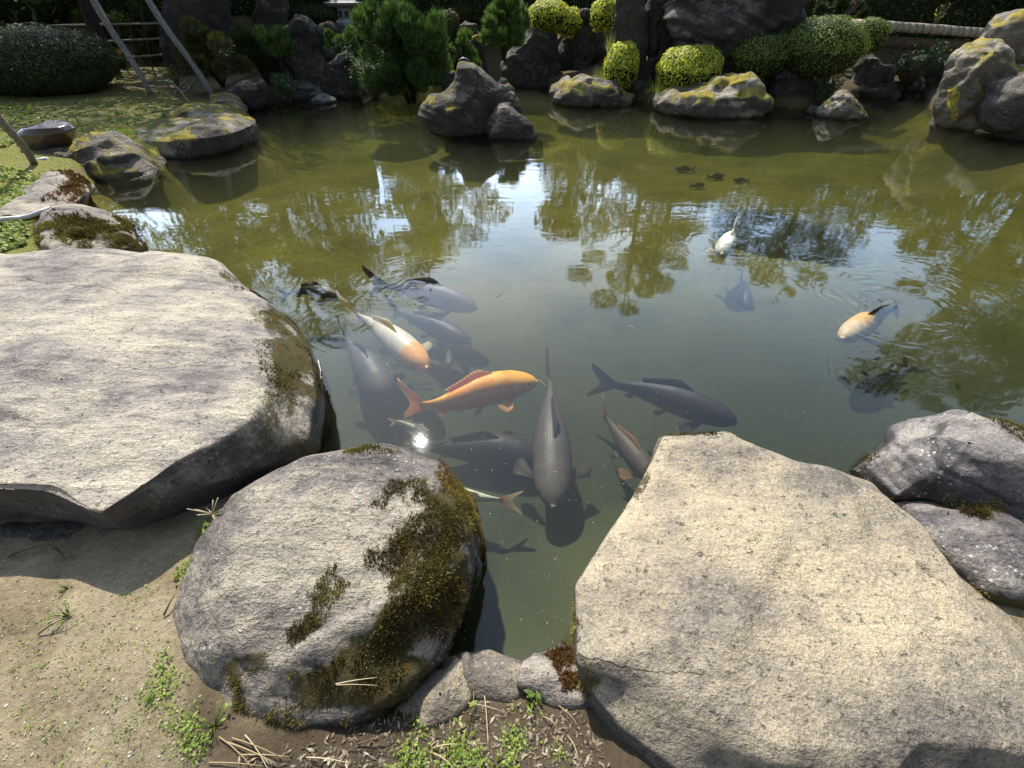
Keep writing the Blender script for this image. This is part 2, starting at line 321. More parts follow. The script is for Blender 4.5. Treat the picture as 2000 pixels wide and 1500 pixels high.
RINGS = [(P(800, 572), 95, .0016, .40), (P(700, 640), 105, .0016, .38), (P(1437, 470), 75, .0009, .5), (P(1755, 600), 85, .0024, .62), (P(1850, 600), 60, .0016, .5), (P(560, 560), 90, .0006, .25)]
def water_mat():
    b = NB('pond_water'); gpos = b.n('ShaderNodeNewGeometry').outputs['Position']
    def mapped(sx, sy, rz=0.):
        m = b.n('ShaderNodeMapping'); m.inputs['Scale'].default_value = (sx, sy, 1); m.inputs['Rotation'].default_value = (0, 0, rz); b.L(gpos, m.inputs[0]); return m.outputs[0]
    h = b.math('MULTIPLY', b.noise(mapped(1.6, 4.2, .1), 2.6, 3, .45, .4), .0011)
    h = b.math('ADD', h, b.math('MULTIPLY', b.noise(mapped(1, 2.2, -.2), 14, 2, .5), .00007))
    sy = b.n('ShaderNodeSeparateXYZ'); b.L(gpos, sy.inputs[0]); near = b.math('ADD', .10, b.math('MULTIPLY', b.ss(sy.outputs[1], 1.3, 4.2), .9))
    calm = b.ss(b.noise(mapped(1, 1), .55, 2), .35, .62); h = b.math('MULTIPLY', h, b.math('MULTIPLY', b.math('ADD', .35, b.math('MULTIPLY', calm, .9)), near)); h = b.math('ADD', h, b.math('MULTIPLY', b.noise(mapped(1, 1), 42, 2, .6), .00008))
    wob = b.n('ShaderNodeTexNoise'); wob.inputs['Scale'].default_value = 3.; wob.inputs['Detail'].default_value = 2; b.L(gpos, wob.inputs['Vector'])
    wv = b.n('ShaderNodeVectorMath', operation='MULTIPLY_ADD'); b.L(wob.outputs['Color'], wv.inputs[0]); wv.inputs[1].default_value = (.34, .34, 0); b.L(gpos, wv.inputs[2])
    brk = b.ss(b.noise(mapped(1, 1.6, .5), 3.4, 2, .5), .47, .60)
    for c, k, amp, sg in RINGS:
        d = b.n('ShaderNodeVectorMath', operation='DISTANCE'); b.L(wv.outputs[0], d.inputs[0]); d.inputs[1].default_value = (c[0]+.17, c[1]+.17, 0); dd = d.outputs['Value']
        env = b.math('EXPONENT', b.math('MULTIPLY', b.math('POWER', b.math('DIVIDE', dd, sg), 2), -1.))
        h = b.math('ADD', h, b.math('MULTIPLY', b.math('MULTIPLY', b.math('SINE', b.math('MULTIPLY', dd, k)), b.math('MULTIPLY', env, brk)), amp*.34))
    nrm = b.bump(h, 1.)
    fr = b.n('ShaderNodeFresnel'); fr.inputs[0].default_value = 1.45; b.L(nrm, fr.inputs[1])
    gl = b.n('ShaderNodeBsdfGlossy'); gl.inputs['Roughness'].default_value = .02; b.L(nrm, gl.inputs['Normal'])
    tr = b.n('ShaderNodeBsdfTransparent'); tr.inputs[0].default_value = (.97, .98, .96, 1)
    m = b.n('ShaderNodeMixShader'); b.L(fr.outputs[0], m.inputs[0]); b.L(tr.outputs[0], m.inputs[1]); b.L(gl.outputs[0], m.inputs[2]); b.L(m.outputs[0], b.out.inputs[0])
    vp = b.n('ShaderNodeVolumePrincipled'); vp.inputs['Color'].default_value = WCOL; vp.inputs['Density'].default_value = WDEN
    vp.inputs['Anisotropy'].default_value = .3; vp.inputs['Absorption Color'].default_value = (.55, .6, .35, 1); b.L(vp.outputs[0], b.out.inputs['Volume']); return b.m
WCOL = (.058, .062, .042, 1); WDEN = 1.75
M['water'] = water_mat()

# ---------------------------------------------------------------- ground, pond floor, water
SHORE = [P(x, y)[:2] for x, y in [(1130, 1300), (1100, 1306), (1000, 1318), (870, 1326), (800, 1290), (720, 1080), (600, 960), (480, 850), (400, 700), (330, 600), (250, 500), (170, 410), (150, 375), (200, 340), (300, 322), (330, 300), (480, 283), (487, 240), (480, 215), (510, 205), (600, 192), (700, 185), (780, 165), (850, 150), (960, 150), (1080, 170), (1150, 190), (1230, 190), (1290, 203), (1480, 203), (1560, 212), (1640, 205), (1700, 180), (1800, 175), (1850, 230), (1880, 252), (2000, 270), (2300, 400), (2600, 700), (2400, 900), (1950, 1040), (1700, 1040), (1500, 1060), (1350, 1100), (1200, 1150)]]
PITS = [(P(780, 242), .52), (P(1545, 378), .62), (P(1640, 392), .5)]
def terr(x, y):
    d = polydist(x, y, SHORE); ins = inpoly(x, y, SHORE); sd = np.where(ins, -d, d)
    p3 = np.stack([x, y, x*0], 1)
    leftw = np.clip((-x-2.)/2.5, 0, 1)*np.clip((14.5-y)/2., 0, 1); near = np.clip((3.2-y)/1.2, 0, 1); k = np.clip(leftw+near, 0, 1)
    out = .10+np.minimum(d, .25)*.35+np.maximum(d-.25, 0)*(.035*k+.20*(1-k)); out = np.minimum(out, 1.5+.02*d)
    out = out+.03*fbm(p3, .9, 3, 5)+.008*fbm(p3, 6, 3, 9)*(d > .03)
    fl = -.02-np.clip(d/.5, 0, 1)**.7*.40+.03*fbm(p3, 1.1, 3, 2)
    pit = np.zeros(len(x))
    for c, r in PITS:
        q = np.hypot(x-c[0], y-c[1])+.02*fbm(p3, 3, 2, 4); s = np.clip((r-q)/.05+.5, 0, 1); pit = np.maximum(pit, s)
    fl = fl-pit*.55
    s = np.clip((sd+.04)/.05, 0, 1); return fl*(1-s)+out*s, sd, pit
def axis(segs):
    r = []
    for a, b_, st in segs: r += list(np.arange(a, b_-1e-6, st))
    return np.array(r+[segs[-1][1]])
xs = axis([(-200, -40, 20), (-40, -14, 2), (-14, -3, .09), (-3, 3, .025), (3, 7, .05), (7, 14, .12), (14, 40, 2), (40, 200, 20)])
ys = axis([(-30, -2, 2), (-2, 0, .2), (0, 2.6, .02), (2.6, 8.5, .05), (8.5, 12.5, .1), (12.5, 30, .6), (30, 60, 3), (60, 300, 20)])
X, Y = np.meshgrid(xs, ys); x, y = X.ravel(), Y.ravel(); z, sd, pit = terr(x, y)
V = np.stack([x, y, z], 1); Fq = grid_faces(len(xs), len(ys), False); inside = (sd[Fq] < -.0).all(1)
px, py = proj(V); infront = (V-np.array([0, 0, CAMH]))@FWD > .1
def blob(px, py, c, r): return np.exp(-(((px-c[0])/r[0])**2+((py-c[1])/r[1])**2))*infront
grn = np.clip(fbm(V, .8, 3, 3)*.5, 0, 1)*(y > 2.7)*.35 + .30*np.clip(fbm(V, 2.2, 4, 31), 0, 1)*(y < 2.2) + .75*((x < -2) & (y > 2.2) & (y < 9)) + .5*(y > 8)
dirt_shade = .9*((x > .15)&(x < 1.1)&(y < .62))+np.clip((y-8.)/1.5, 0, .85)*(x > -5.5)+blob(px, py, (1010, 1450), (280, 120))*1.3+blob(px, py, (640, 1470), (260, 90))*1.2+blob(px, py, (400, 1370), (50, 110))*.8+.4*((x < -2)&(y > 6))  # dark soil, and shade at the right slab's foot painted as dark ground
shal = np.clip(1-np.abs(sd)/.7, 0, 1)*(y < 3.)
def sub(mask):
    f = Fq[mask]; u, inv = np.unique(f, return_inverse=True); return u, inv.reshape(f.shape)
u, f = sub(~inside); o = put('ground', V[u], f, M['ground'], origin=(0, 0, 0), attrs={'green': grn[u], 'dirt_shade': np.clip(dirt_shade[u], 0, 1)}); tag(o, kind='structure')
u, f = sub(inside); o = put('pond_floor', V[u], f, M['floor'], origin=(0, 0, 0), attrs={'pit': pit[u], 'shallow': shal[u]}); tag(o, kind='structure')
Vb, Fb = box((0, 7.0, -.9), (30, 15.4, 1.8)); o = put('pond_water', Vb, Fb, M['water'], origin=(0, 0, 0), smooth=False); tag(o, kind='structure')
def gz(x, y):
    x = np.atleast_1d(np.asarray(x, float)); y = np.atleast_1d(np.asarray(y, float)); r = terr(x, y)[0]; return r if len(r) > 1 else float(r[0])

# ---------------------------------------------------------------- rocks
def finish_rock(Vr, Fr, amp, fac, fsc, seed, strata=0., sc=2.2, nrep=1):
    N = normals(Vr, Fr); d = amp*fbm(Vr, sc, 5, seed)+amp*.35*fbm(Vr, sc*4.5, 4, seed+9)+fac*facet(Vr+.08*fbm(Vr, 3, 2, seed)[:, None], fsc, seed)
    if strata: q = Vr@np.array([[.35, .2, .9], [.1, .9, .2], [1., -.2, .1]]).T; d = d+strata*fbm(q*np.array([9, 1.2, 1.2]), 1.4, 3, seed+3)
    return Vr+N*d[:, None]
def ring_rock(name, label, rings, ztop, mat, N=200, Mr=110, amp=.014, fac=.10, fsc=2.4, seed=1, strata=.006, smooth=4, moss=None, center=None, crown=None, cat='rock', group=None, rsm=1):
    R3 = [np.array([P(a, b_, c) for a, b_, c in r]) for r in rings]
    c0 = R3[-1][:, :2].mean(0) if center is None else P(center[0], center[1], ztop)[:2]
    th = np.arange(N)/N*2*math.pi; prof = []
    for r in R3:
        q = r[:, :2]-c0; rr = np.zeros(N); zz = np.zeros(N)+r[:, 2].mean()
        for i in range(len(q)):
            a, b_ = q[i], q[(i+1) % len(q)]; e = b_-a; den = np.cos(th)*e[1]-np.sin(th)*e[0]; den[np.abs(den) < 1e-9] = 1e-9
            t = (a[0]*e[1]-a[1]*e[0])/den; s = (a[0]*np.sin(th)-a[1]*np.cos(th))/den; ok = (t > 0) & (s >= 0) & (s <= 1) & (t > rr)
            rr[ok] = t[ok]; zz[ok] = (r[i, 2]+s*(r[(i+1) % len(q), 2]-r[i, 2]))[ok]
        for _ in range(rsm):
            rr = (np.roll(rr, 1)+2*rr+np.roll(rr, -1))/4; zz = (np.roll(zz, 1)+2*zz+np.roll(zz, -1))/4
        prof.append(np.stack([rr, zz], 1))
    top = prof[-1]
    for s, w in (crown or [(.85, .35), (.5, .8)]): prof.append(np.stack([top[:, 0]*s, top[:, 1]*(1-w)+ztop*w], 1))
    prof.append(np.stack([top[:, 0]*.004, top[:, 1]*0+ztop], 1)); prof = np.array(prof)       # K,N,2
    seg = np.r_[0, np.cumsum(np.linalg.norm(np.diff(prof, axis=0), axis=2).mean(1)+1e-4)]; u = np.linspace(0, seg[-1], Mr)
    k = np.clip(np.searchsorted(seg, u, 'right')-1, 0, len(seg)-2); w = ((u-seg[k])/(seg[k+1]-seg[k]))[:, None, None]
    g_ = prof[k]*(1-w)+prof[k+1]*w
    for _ in range(smooth): g_[1:-1] = (g_[:-2]+2*g_[1:-1]+g_[2:])/4
    Vr = np.stack([c0[0]+g_[:, :, 0]*np.cos(th), c0[1]+g_[:, :, 0]*np.sin(th), g_[:, :, 1]], -1).reshape(-1, 3); Fr = grid_faces(N, Mr)
    Vr = finish_rock(Vr, Fr, amp, fac, fsc, seed, strata); ms = np.zeros(len(Vr))
    if moss:
        mx_, my_ = proj(Vr)
        for cx, cy, rx, ry, a, ang in moss:
            dx, dy = mx_-cx, my_-cy; ca, sa = math.cos(math.radians(ang)), math.sin(math.radians(ang))
            ms = np.maximum(ms, a*np.exp(-((dx*ca+dy*sa)/rx)**4-((-dx*sa+dy*ca)/ry)**4))
    o = put(name, Vr, Fr, mat, attrs={'moss': ms}); tag(o, label, cat, group); return o, Vr, Fr, ms
def level_rock(name, label, base, levels, mat, dr=.8, N=110, Mr=90, amp=.05, fac=.26, fsc=2.6, seed=1, strata=.0, ex=2.6, bot=-.25, moss=None, parent=None, lean=0.):
    """levels: (y, x_left, x_right) as seen, base: pixel of its foot; solid rock with depth dr x width"""
    z0 = 0. if len(base) < 3 else base[2]; fr = P(base[0], base[1], z0)
    hwm = max(abs(l[2]-l[1]) for l in levels)/2*(fr[1]/math.cos(PITCH)+0)/F*.62; Yc = fr[1]+hwm*dr*.8
    pr = []
    for yy, xl, xr in sorted(levels):
        a, b_ = PY(xl, yy, Yc), PY(xr, yy, Yc); pr.append([(a[0]+b_[0])/2, (b_[0]-a[0])/2, a[2]])
    pr = np.array(pr)[::-1]; pr = np.vstack([[pr[0, 0], pr[0, 1]*1.0, min(bot, pr[0, 2]-.2)+z0], pr, [pr[-1, 0], pr[-1, 1]*.03, pr[-1, 2]+pr[-1, 1]*.25]])
    seg = np.r_[0, np.cumsum(np.linalg.norm(np.diff(pr, axis=0), axis=1)+1e-4)]; u = np.linspace(0, seg[-1], Mr); g_ = np.stack([np.interp(u, seg, pr[:, i]) for i in range(3)], 1)
    for _ in range(3): g_[1:-1] = (g_[:-2]+2*g_[1:-1]+g_[2:])/4
    th = np.arange(N)/N*2*math.pi; c, s = np.cos(th), np.sin(th); k = (np.abs(c)**ex+np.abs(s)**ex)**(-1/ex)
    hwd = .5*g_[:, 1].max()+.5*g_[:, 1]; hwd = np.minimum(hwd, g_[:, 1]*3)
    Vr = np.stack([g_[:, 0][:, None]+g_[:, 1][:, None]*c*k, Yc+lean*(g_[:, 2][:, None]-z0)+(hwd*dr)[:, None]*s*k, np.repeat(g_[:, 2][:, None], N, 1)], -1).reshape(-1, 3)
    Fr = grid_faces(N, Mr); Vr = finish_rock(Vr, Fr, amp, fac, fsc, seed, strata, 1.8); ms = np.zeros(len(Vr))
    if moss:
        mx_, my_ = proj(Vr)
        for cx, cy, rx, ry, a in moss: ms = np.maximum(ms, a*np.exp(-((mx_-cx)/rx)**4-((my_-cy)/ry)**4))
    o = put(name, Vr, Fr, mat, parent=parent, attrs={'moss': ms})
    if parent is None: tag(o, label, 'rock')
    return o, Vr, Fr, ms

# leaf / tuft scattering --------------------------------------------------------
def unit(v): return v/np.maximum(np.linalg.norm(v, axis=1, keepdims=True), 1e-9)
def leaves(C, N, size, asp=.5, jit=.6, rng=RNG, lift=0.):
    """one folded-free quad leaf per centre C with facing N"""
    n = len(C); N = unit(N+rng.normal(0, jit, (n, 3))); t = unit(np.cross(N, rng.normal(0, 1, (n, 3)))); b_ = np.cross(N, t); s = (size*rng.uniform(.6, 1.3, n))[:, None]
    V = np.stack([C-t*s, C+b_*s*asp, C+t*s+N*s*lift, C-b_*s*asp], 1).reshape(-1, 3); return V, np.arange(4*n).reshape(n, 4), np.repeat(rng.uniform(0, 1, n), 4)
def spikes(C, D, ln, wd, jit=.35, rng=RNG):
    n = len(C); D = unit(D+rng.normal(0, jit, (n, 3))); t = unit(np.cross(D, rng.normal(0, 1, (n, 3)))); l = (ln*rng.uniform(.5, 1.3, n))[:, None]
    V = np.stack([C-t*wd/2, C+t*wd/2, C+D*l], 1).reshape(-1, 3); return V, np.arange(3*n).reshape(n, 3), np.repeat(rng.uniform(0, 1, n), 3)
def surf_points(Vr, Fr, wt, n, rng=RNG):
    a, b_, c = Vr[Fr[:, 0]], Vr[Fr[:, 1]], Vr[Fr[:, 2]]; nn = np.cross(b_-a, c-a); ar = np.linalg.norm(nn, axis=1); w = ar*wt[Fr].mean(1); w = w/w.sum(); i = rng.choice(len(Fr), n, p=w)
    u, v = rng.uniform(0, 1, (2, n)); d = Vr[Fr[i, 3]]; Pp = (a[i]*(1-u)[:, None]+b_[i]*u[:, None])*(1-v)[:, None]+(d*(1-u)[:, None]+c[i]*u[:, None])*v[:, None]
    return Pp, unit(nn[i]), i
def tufts(parent, Vr, Fr, ms, n, ln, mat, seed=1, thr=.45, name='moss', wd=.0032, up=.5, k=4):
    nz = fbm(Vr, 9, 4, seed+70, .65); nb = fbm(Vr, 2.5, 3, seed+71); wt = np.clip((ms*.78+(nz*.75+nb*.45)*(ms > .06)-thr)*2.2, 0, 1)
    if wt[Fr].sum() < 1: return
    C, N, _ = surf_points(Vr, Fr, wt, n); C = np.repeat(C, k, 0); N = np.repeat(N, k, 0); sh = np.repeat(RNG.uniform(.5, 1.5, n), k)
    Vt, Ft, a = spikes(C+RNG.normal(0, .0022, C.shape)-N*.002, N+np.array([0, 0, up]), ln*sh, wd, .6)
    a = np.clip(np.repeat(np.repeat(fbm(C[::k], 7, 3, seed+5)*.35+.42, k), 3)+(a-.5)*.6, 0, 1)
    o = put(name, Vt, Ft, mat, parent=parent, smooth=False, attrs={'var': a}); o['kind'] = 'stuff'; return o

# ---- foreground rocks
o, Vr, Fr, ms = ring_rock('boulder', 'huge flat-topped tan slab with mossy dark water side, left foreground', [
    [(-420, 1150, -.1), (-450, 560, -.1), (100, 470, -.45), (300, 500, -.45), (450, 540, -.5), (560, 620, -.5), (640, 740, -.5), (665, 860, -.5), (600, 930, -.2), (440, 1010, .05), (300, 1070, .08), (170, 1090, .08), (60, 1060, .08)],
    [(-420, 1100, .15), (-430, 560, .15), (100, 500, .05), (300, 512, .05), (440, 545, .05), (560, 620, .02), (622, 720, .02), (638, 800, .02), (630, 880, .03), (590, 915, .08), (430, 990, .16), (300, 1035, .16), (200, 1062, .17), (60, 1020, .18)],
    [(-400, 1000, .34), (-400, 545, .34), (100, 484, .33), (290, 497, .30), (430, 517, .28), (480, 555, .28), (550, 600, .26), (600, 690, .22), (618, 780, .2), (600, 860, .2), (540, 905, .22), (400, 955, .30), (290, 1000, .32), (200, 1030, .34), (80, 975, .38)],
    [(-400, 960, .42), (-380, 530, .42), (110, 480, .40), (280, 494, .38), (420, 512, .36), (450, 548, .36), (525, 585, .36), (515, 650, .37), (522, 730, .38), (495, 815, .40), (420, 862, .42), (350, 895, .43), (280, 945, .43), (190, 1010, .42), (80, 958, .44), (-100, 950, .44)]],
    .46, M['slab'], N=420, Mr=230, amp=.010, fac=.05, fsc=1.9, seed=21, strata=.006, smooth=3, center=(120, 740), crown=[(.9, .25), (.5, .6)],
    moss=[(578, 690, 58, 125, 1., -12), (590, 870, 70, 60, .6, 0), (450, 545, 30, 25, .5, 0), (560, 790, 60, 60, .5, 0)])
tufts(o, Vr, Fr, ms, 15000, .009, M['mosst'], 3, wd=.0026)
o, Vr, Fr, ms = ring_rock('boulder', 'rounded boulder half covered in brown green moss, between the two big slabs', [
    [(380, 1220, .05), (420, 1080, .05), (520, 980, -.2), (700, 930, -.4), (860, 930, -.5), (940, 1030, -.5), (950, 1130, -.45), (900, 1250, -.3), (860, 1330, .0), (790, 1400, .05), (690, 1460, .05), (560, 1470, .05), (440, 1420, .05), (380, 1330, .05)],
    [(345, 1215, .14), (385, 1085, .14), (460, 985, .10), (640, 915, .03), (840, 905, .0), (925, 990, .0), (940, 1075, .02), (915, 1190, .03), (868, 1310, .06), (800, 1360, .12), (700, 1435, .13), (600, 1450, .13), (480, 1425, .13), (380, 1350, .14)],
    [(340, 1200, .21), (400, 1055, .25), (455, 962, .27), (590, 900, .27), (750, 876, .24), (860, 905, .21), (915, 985, .20), (926, 1070, .20), (900, 1170, .22), (855, 1270, .24), (780, 1340, .24), (690, 1400, .23), (580, 1425, .22), (450, 1385, .22), (360, 1295, .21)],
    [(395, 1180, .30), (440, 1050, .33), (500, 965, .34), (600, 910, .34), (740, 882, .32), (830, 920, .31), (865, 990, .31), (860, 1080, .33), (820, 1170, .33), (760, 1230, .32), (660, 1290, .31), (540, 1320, .29), (440, 1270, .29)]],
    .385, M['bould'], N=420, Mr=230, amp=.014, fac=.10, fsc=2.6, seed=5, strata=.010, smooth=9, center=(650, 1120),
    moss=[(770, 1240, 210, 60, 1., -42), (700, 1330, 170, 55, .95, -12), (870, 1080, 60, 150, .85, 0), (590, 1230, 55, 24, .85, -40), (480, 1300, 60, 28, .7, -20), (900, 960, 40, 70, .8, -20), (720, 876, 60, 9, .7, 0), (790, 1130, 55, 24, .6, -30), (640, 1160, 25, 50, .55, 30), (840, 1150, 95, 180, .62, -10), (700, 1350, 200, 75, .6, -5), (940, 1000, 60, 120, .6, 0)])
mossy_boulder = o
tufts(o, Vr, Fr, ms, 42000, .0085, M['mosst'], 4, .36, wd=.0026); 
o2 = ms*((proj(Vr)[0] > 760) & (proj(Vr)[1] < 1250)); tufts(o, Vr, Fr, o2, 9000, .010, M['mossb'], 8, .45, wd=.003, name='brown_moss')
o, Vr, Fr, ms = ring_rock('boulder', 'enormous pale tan flat slab overhanging the water, right foreground', [
    [(1330, 900, -.5), (1440, 880, -.5), (1600, 950, -.4), (1900, 1100, -.1), (2250, 1400, 0), (2300, 1800, 0), (1700, 1800, .0), (1300, 1640, .0), (1190, 1480, .02), (1140, 1370, .02), (1150, 1290, -.3), (1170, 1190, -.5), (1230, 1080, -.5), (1290, 980, -.5)],
    [(1310, 880, -.05), (1440, 870, -.05), (1600, 940, .05), (1850, 1060, .10), (2200, 1380, .1), (2250, 1720, .1), (1700, 1690, .1), (1290, 1570, .12), (1180, 1440, .12), (1128, 1345, .13), (1135, 1290, .02), (1148, 1170, .0), (1210, 1070, .0), (1265, 960, .0)],
    [(1288, 856, .24), (1420, 848, .24), (1560, 910, .25), (1700, 945, .26), (1900, 1165, .27), (2130, 1400, .28), (2100, 1560, .28), (1800, 1540, .28), (1700, 1570, .26), (1330, 1500, .24), (1220, 1420, .24), (1140, 1325, .25), (1128, 1280, .25), (1130, 1200, .24), (1125, 1145, .24), (1210, 1010, .24), (1262, 915, .24)],
    [(1296, 852, .30), (1420, 844, .30), (1455, 865, .30), (1560, 907, .31), (1700, 942, .32), (1800, 1015, .33), (1900, 1162, .34), (2000, 1285, .35), (2090, 1400, .35), (2060, 1480, .35), (1900, 1455, .35), (1795, 1450, .35), (1740, 1510, .33), (1500, 1480, .32), (1360, 1400, .31), (1240, 1330, .31), (1136, 1295, .31), (1132, 1200, .30), (1128, 1145, .30), (1215, 1008, .30), (1268, 905, .30)]],
    .37, M['slab2'], N=440, Mr=240, amp=.010, fac=.04, fsc=1.9, seed=33, strata=.003, smooth=2, center=(1560, 1200), crown=[(.92, .3), (.55, .7)],
    moss=[(1260, 930, 12, 60, .6, 20), (1130, 1230, 9, 50, .6, 0), (1160, 1300, 35, 14, .7, 0), (1150, 1340, 30, 30, .6, 0), (1215, 1296, 30, 9, .6, 0), (1340, 847, 60, 6, .5, 0)])
tufts(o, Vr, Fr, ms, 4000, .010, M['mosst'], 6, .42)
o, Vr, Fr, ms = ring_rock('boulder', 'pointed grey boulder with white lichen flecks and yellow moss on its right shoulder', [
    [(1640, 930, -.4), (1760, 850, -.5), (1900, 830, -.5), (2120, 900, -.4), (2250, 1000, -.1), (2120, 1050, .05), (1900, 1030, .05), (1740, 1010, .0)],
    [(1642, 922, .03), (1760, 845, .03), (1900, 815, .05), (2120, 890, .05), (2250, 980, .1), (2120, 1040, .15), (1900, 1010, .15), (1740, 985, .1)],
    [(1690, 905, .16), (1790, 828, .22), (1890, 796, .27), (2020, 860, .3), (2180, 960, .28), (2100, 1010, .26), (1900, 996, .24), (1750, 968, .2)],
    [(1800, 850, .33), (1860, 806, .37), (1900, 792, .39), (1960, 830, .40), (2080, 920, .36), (1960, 950, .33), (1840, 920, .32)]],
    .42, M['grey'], N=240, Mr=130, amp=.016, fac=.16, fsc=2.6, seed=44, strata=.012, smooth=3, center=(1890, 868),
    moss=[(1985, 830, 45, 18, .9, 35), (1850, 990, 90, 14, .55, 0), (1680, 920, 40, 30, .4, 0)])
tufts(o, Vr, Fr, ms, 2500, .012, M['mosst'], 7)
o, Vr, Fr, ms = ring_rock('boulder', 'low rough grey rock wedged under the pointed boulder beside the right slab', [
    [(1740, 1000, -.1), (2150, 980, -.1), (2300, 1200, -.1), (2100, 1330, -.05), (1950, 1250, -.05)],
    [(1745, 990, .14), (2150, 985, .14), (2250, 1180, .12), (2060, 1280, .1), (1900, 1170, .1)],
    [(1775, 1000, .24), (1900, 1008, .27), (2120, 1010, .28), (2200, 1140, .22), (2050, 1190, .2), (1920, 1150, .2), (1840, 1070, .23)]],
    .27, M['grey'], N=200, Mr=90, amp=.02, fac=.15, fsc=3., seed=47, strata=.015, center=(1990, 1080), moss=[(1950, 1200, 80, 50, .8, 30), (1900, 1000, 60, 12, .5, 0)])
tufts(o, Vr, Fr, ms, 2500, .014, M['mosst'], 9)
def small(label, cx, cy, rx, ry, zt, zb, mat, seed, moss=None, ts=.80, N=110, Mr=60, pts=None, **kw):
    pts = pts or [(cx+rx*math.cos(a)*(1+.22*math.sin(3*a+seed)+.1*math.sin(5*a+2*seed)), cy-ry*math.sin(a)*(1+.15*math.sin(2*a+seed*2))) for a in np.arange(18)/18*2*math.pi]
    zm = zb+(zt-zb)*.68
    def sc(s): return [(cx+(a-cx)*s, cy+(b_-cy)*s) for a, b_ in pts]
    r = [[(a, b_, zb-.12) for a, b_ in sc(1.02)], [(a, b_, zb+.02) for a, b_ in sc(1.02)], [(a, b_, zm) for a, b_ in sc(.98)], [(a, b_, zt-.015) for a, b_ in sc(ts)]]
    q = dict(amp=.012, fac=.14, fsc=4., strata=.008, smooth=3); q.update(kw)
    o, Vr, Fr, ms = ring_rock('boulder', label, r, zt, mat, N=N, Mr=Mr, seed=seed, moss=moss, center=(cx, cy), **q); return o, Vr, Fr, ms
o, Vr, Fr, ms = small('small pale buff stone beside the mossy boulder at the water end', 862, 1360, 62, 50, .165, .09, M['slab2'], 51, pts=[(806, 1326), (838, 1306), (908, 1298), (926, 1330), (915, 1370), (880, 1396), (830, 1410), (796, 1400), (790, 1360)], ts=.94, amp=.012, fac=.26, fsc=7, smooth=1, moss=[(905, 1318, 18, 10, .6, 0)])
o, Vr, Fr, ms = small('low yellowish stone on the rim of the pond inlet, left of the white fluff', 955, 1325, 62, 30, .150, .08, M['slab2'], 52, pts=[(885, 1312), (905, 1292), (955, 1284), (1000, 1292), (1028, 1312), (1032, 1336), (1000, 1362), (935, 1360), (895, 1345)], ts=.94, amp=.012, fac=.26, fsc=7, smooth=1)
o, Vr, Fr, ms = small('knobbly grey stone with brown moss against the corner of the right slab', 1070, 1320, 62, 38, .170, .08, M['slab'], 53, pts=[(1000, 1316), (1035, 1292), (1080, 1280), (1125, 1262), (1160, 1300), (1150, 1362), (1080, 1376), (1030, 1362), (1005, 1342)], ts=.90, amp=.014, fac=.26, fsc=7, smooth=1, moss=[(1100, 1285, 32, 16, .9, -20), (1115, 1330, 25, 20, .7, 0)])
tufts(o, Vr, Fr, ms, 2500, .010, M['mossb'], 12, .4)
small('lumpy pale stone half buried below the mossy boulder', 620, 1465, 95, 60, .15, .09, M['grey'], 54, amp=.02)
small('dark stone at the lower corner of the picture under the right slab', 1900, 1560, 190, 70, .14, .06, M['far'], 55)
small('small dark rock tucked beneath the near edge of the left slab', 90, 1040, 90, 35, .22, .08, M['far'], 56)
o, Vr, Fr, ms = small('thick weathered rock with orange-brown moss face, just behind the left slab', 170, 450, 115, 48, .30, .03, M['bould'], 57, pts=[(62, 470), (62, 430), (85, 408), (130, 400), (190, 408), (240, 430), (272, 462), (285, 492), (240, 505), (150, 500), (80, 500)], moss=[(190, 455, 80, 28, .95, 12), (70, 460, 14, 30, .6, 0)])
tufts(o, Vr, Fr, ms, 5000, .022, M['mosst'], 13, .35, wd=.006)
o, Vr, Fr, ms = small('long smooth grey rock with rust coloured moss on its waterside shoulder', 90, 385, 100, 42, .26, .03, M['slab'], 58, pts=[(-20, 420), (30, 385), (85, 340), (125, 333), (165, 350), (182, 378), (165, 400), (110, 408), (50, 425), (0, 440)], moss=[(145, 358, 32, 20, .9, 30), (130, 385, 40, 16, .5, 0)])
tufts(o, Vr, Fr, ms, 2500, .022, M['mossb'], 14, .4, wd=.006)

# ---- left bank rocks
level_rock('boulder', 'dark humped rock with olive moss and a pale toe in the water', (200, 345), [(352, 105, 300), (335, 88, 312), (320, 86, 296), (300, 92, 262), (285, 125, 225), (277, 160, 205)], M['farmoss'], .7, seed=61, amp=.03)
level_rock('boulder', 'low flat-topped rock with warm tan top and golden moss, jutting into the pond', (390, 300), [(302, 245, 486), (280, 238, 490), (262, 270, 488), (248, 290, 484), (240, 375, 470)], M['farmoss'], .9, seed=62, amp=.02, fac=.1)
level_rock('boulder', 'thin flat mossy rock lying directly behind the low jutting rock', (370, 252, .06), [(250, 300, 440), (238, 298, 455), (226, 302, 450), (218, 325, 425)], M['farmoss'], .8, seed=63, amp=.02, fac=.08)
level_rock('boulder', 'small round mossy rock at the foot of the long leaning pole', (440, 228), [(228, 408, 478), (215, 400, 476), (200, 408, 462), (190, 425, 450)], M['farmoss'], .8, seed=64)
level_rock('boulder', 'dark blocky speckled rock in the shade behind the leaning pole', (485, 215), [(215, 450, 512), (195, 442, 517), (172, 444, 514), (162, 458, 508)], M['far'], .8, seed=65, ex=4, fac=.05)
level_rock('boulder', 'smooth glossy brown stone shaped like a cushion on the left bank', (92, 288, .25), [(284, 62, 130), (270, 48, 138), (254, 43, 140), (244, 55, 130), (239, 80, 108)], M['stool'], .8, seed=66, amp=.006, fac=.0, ex=2.4)
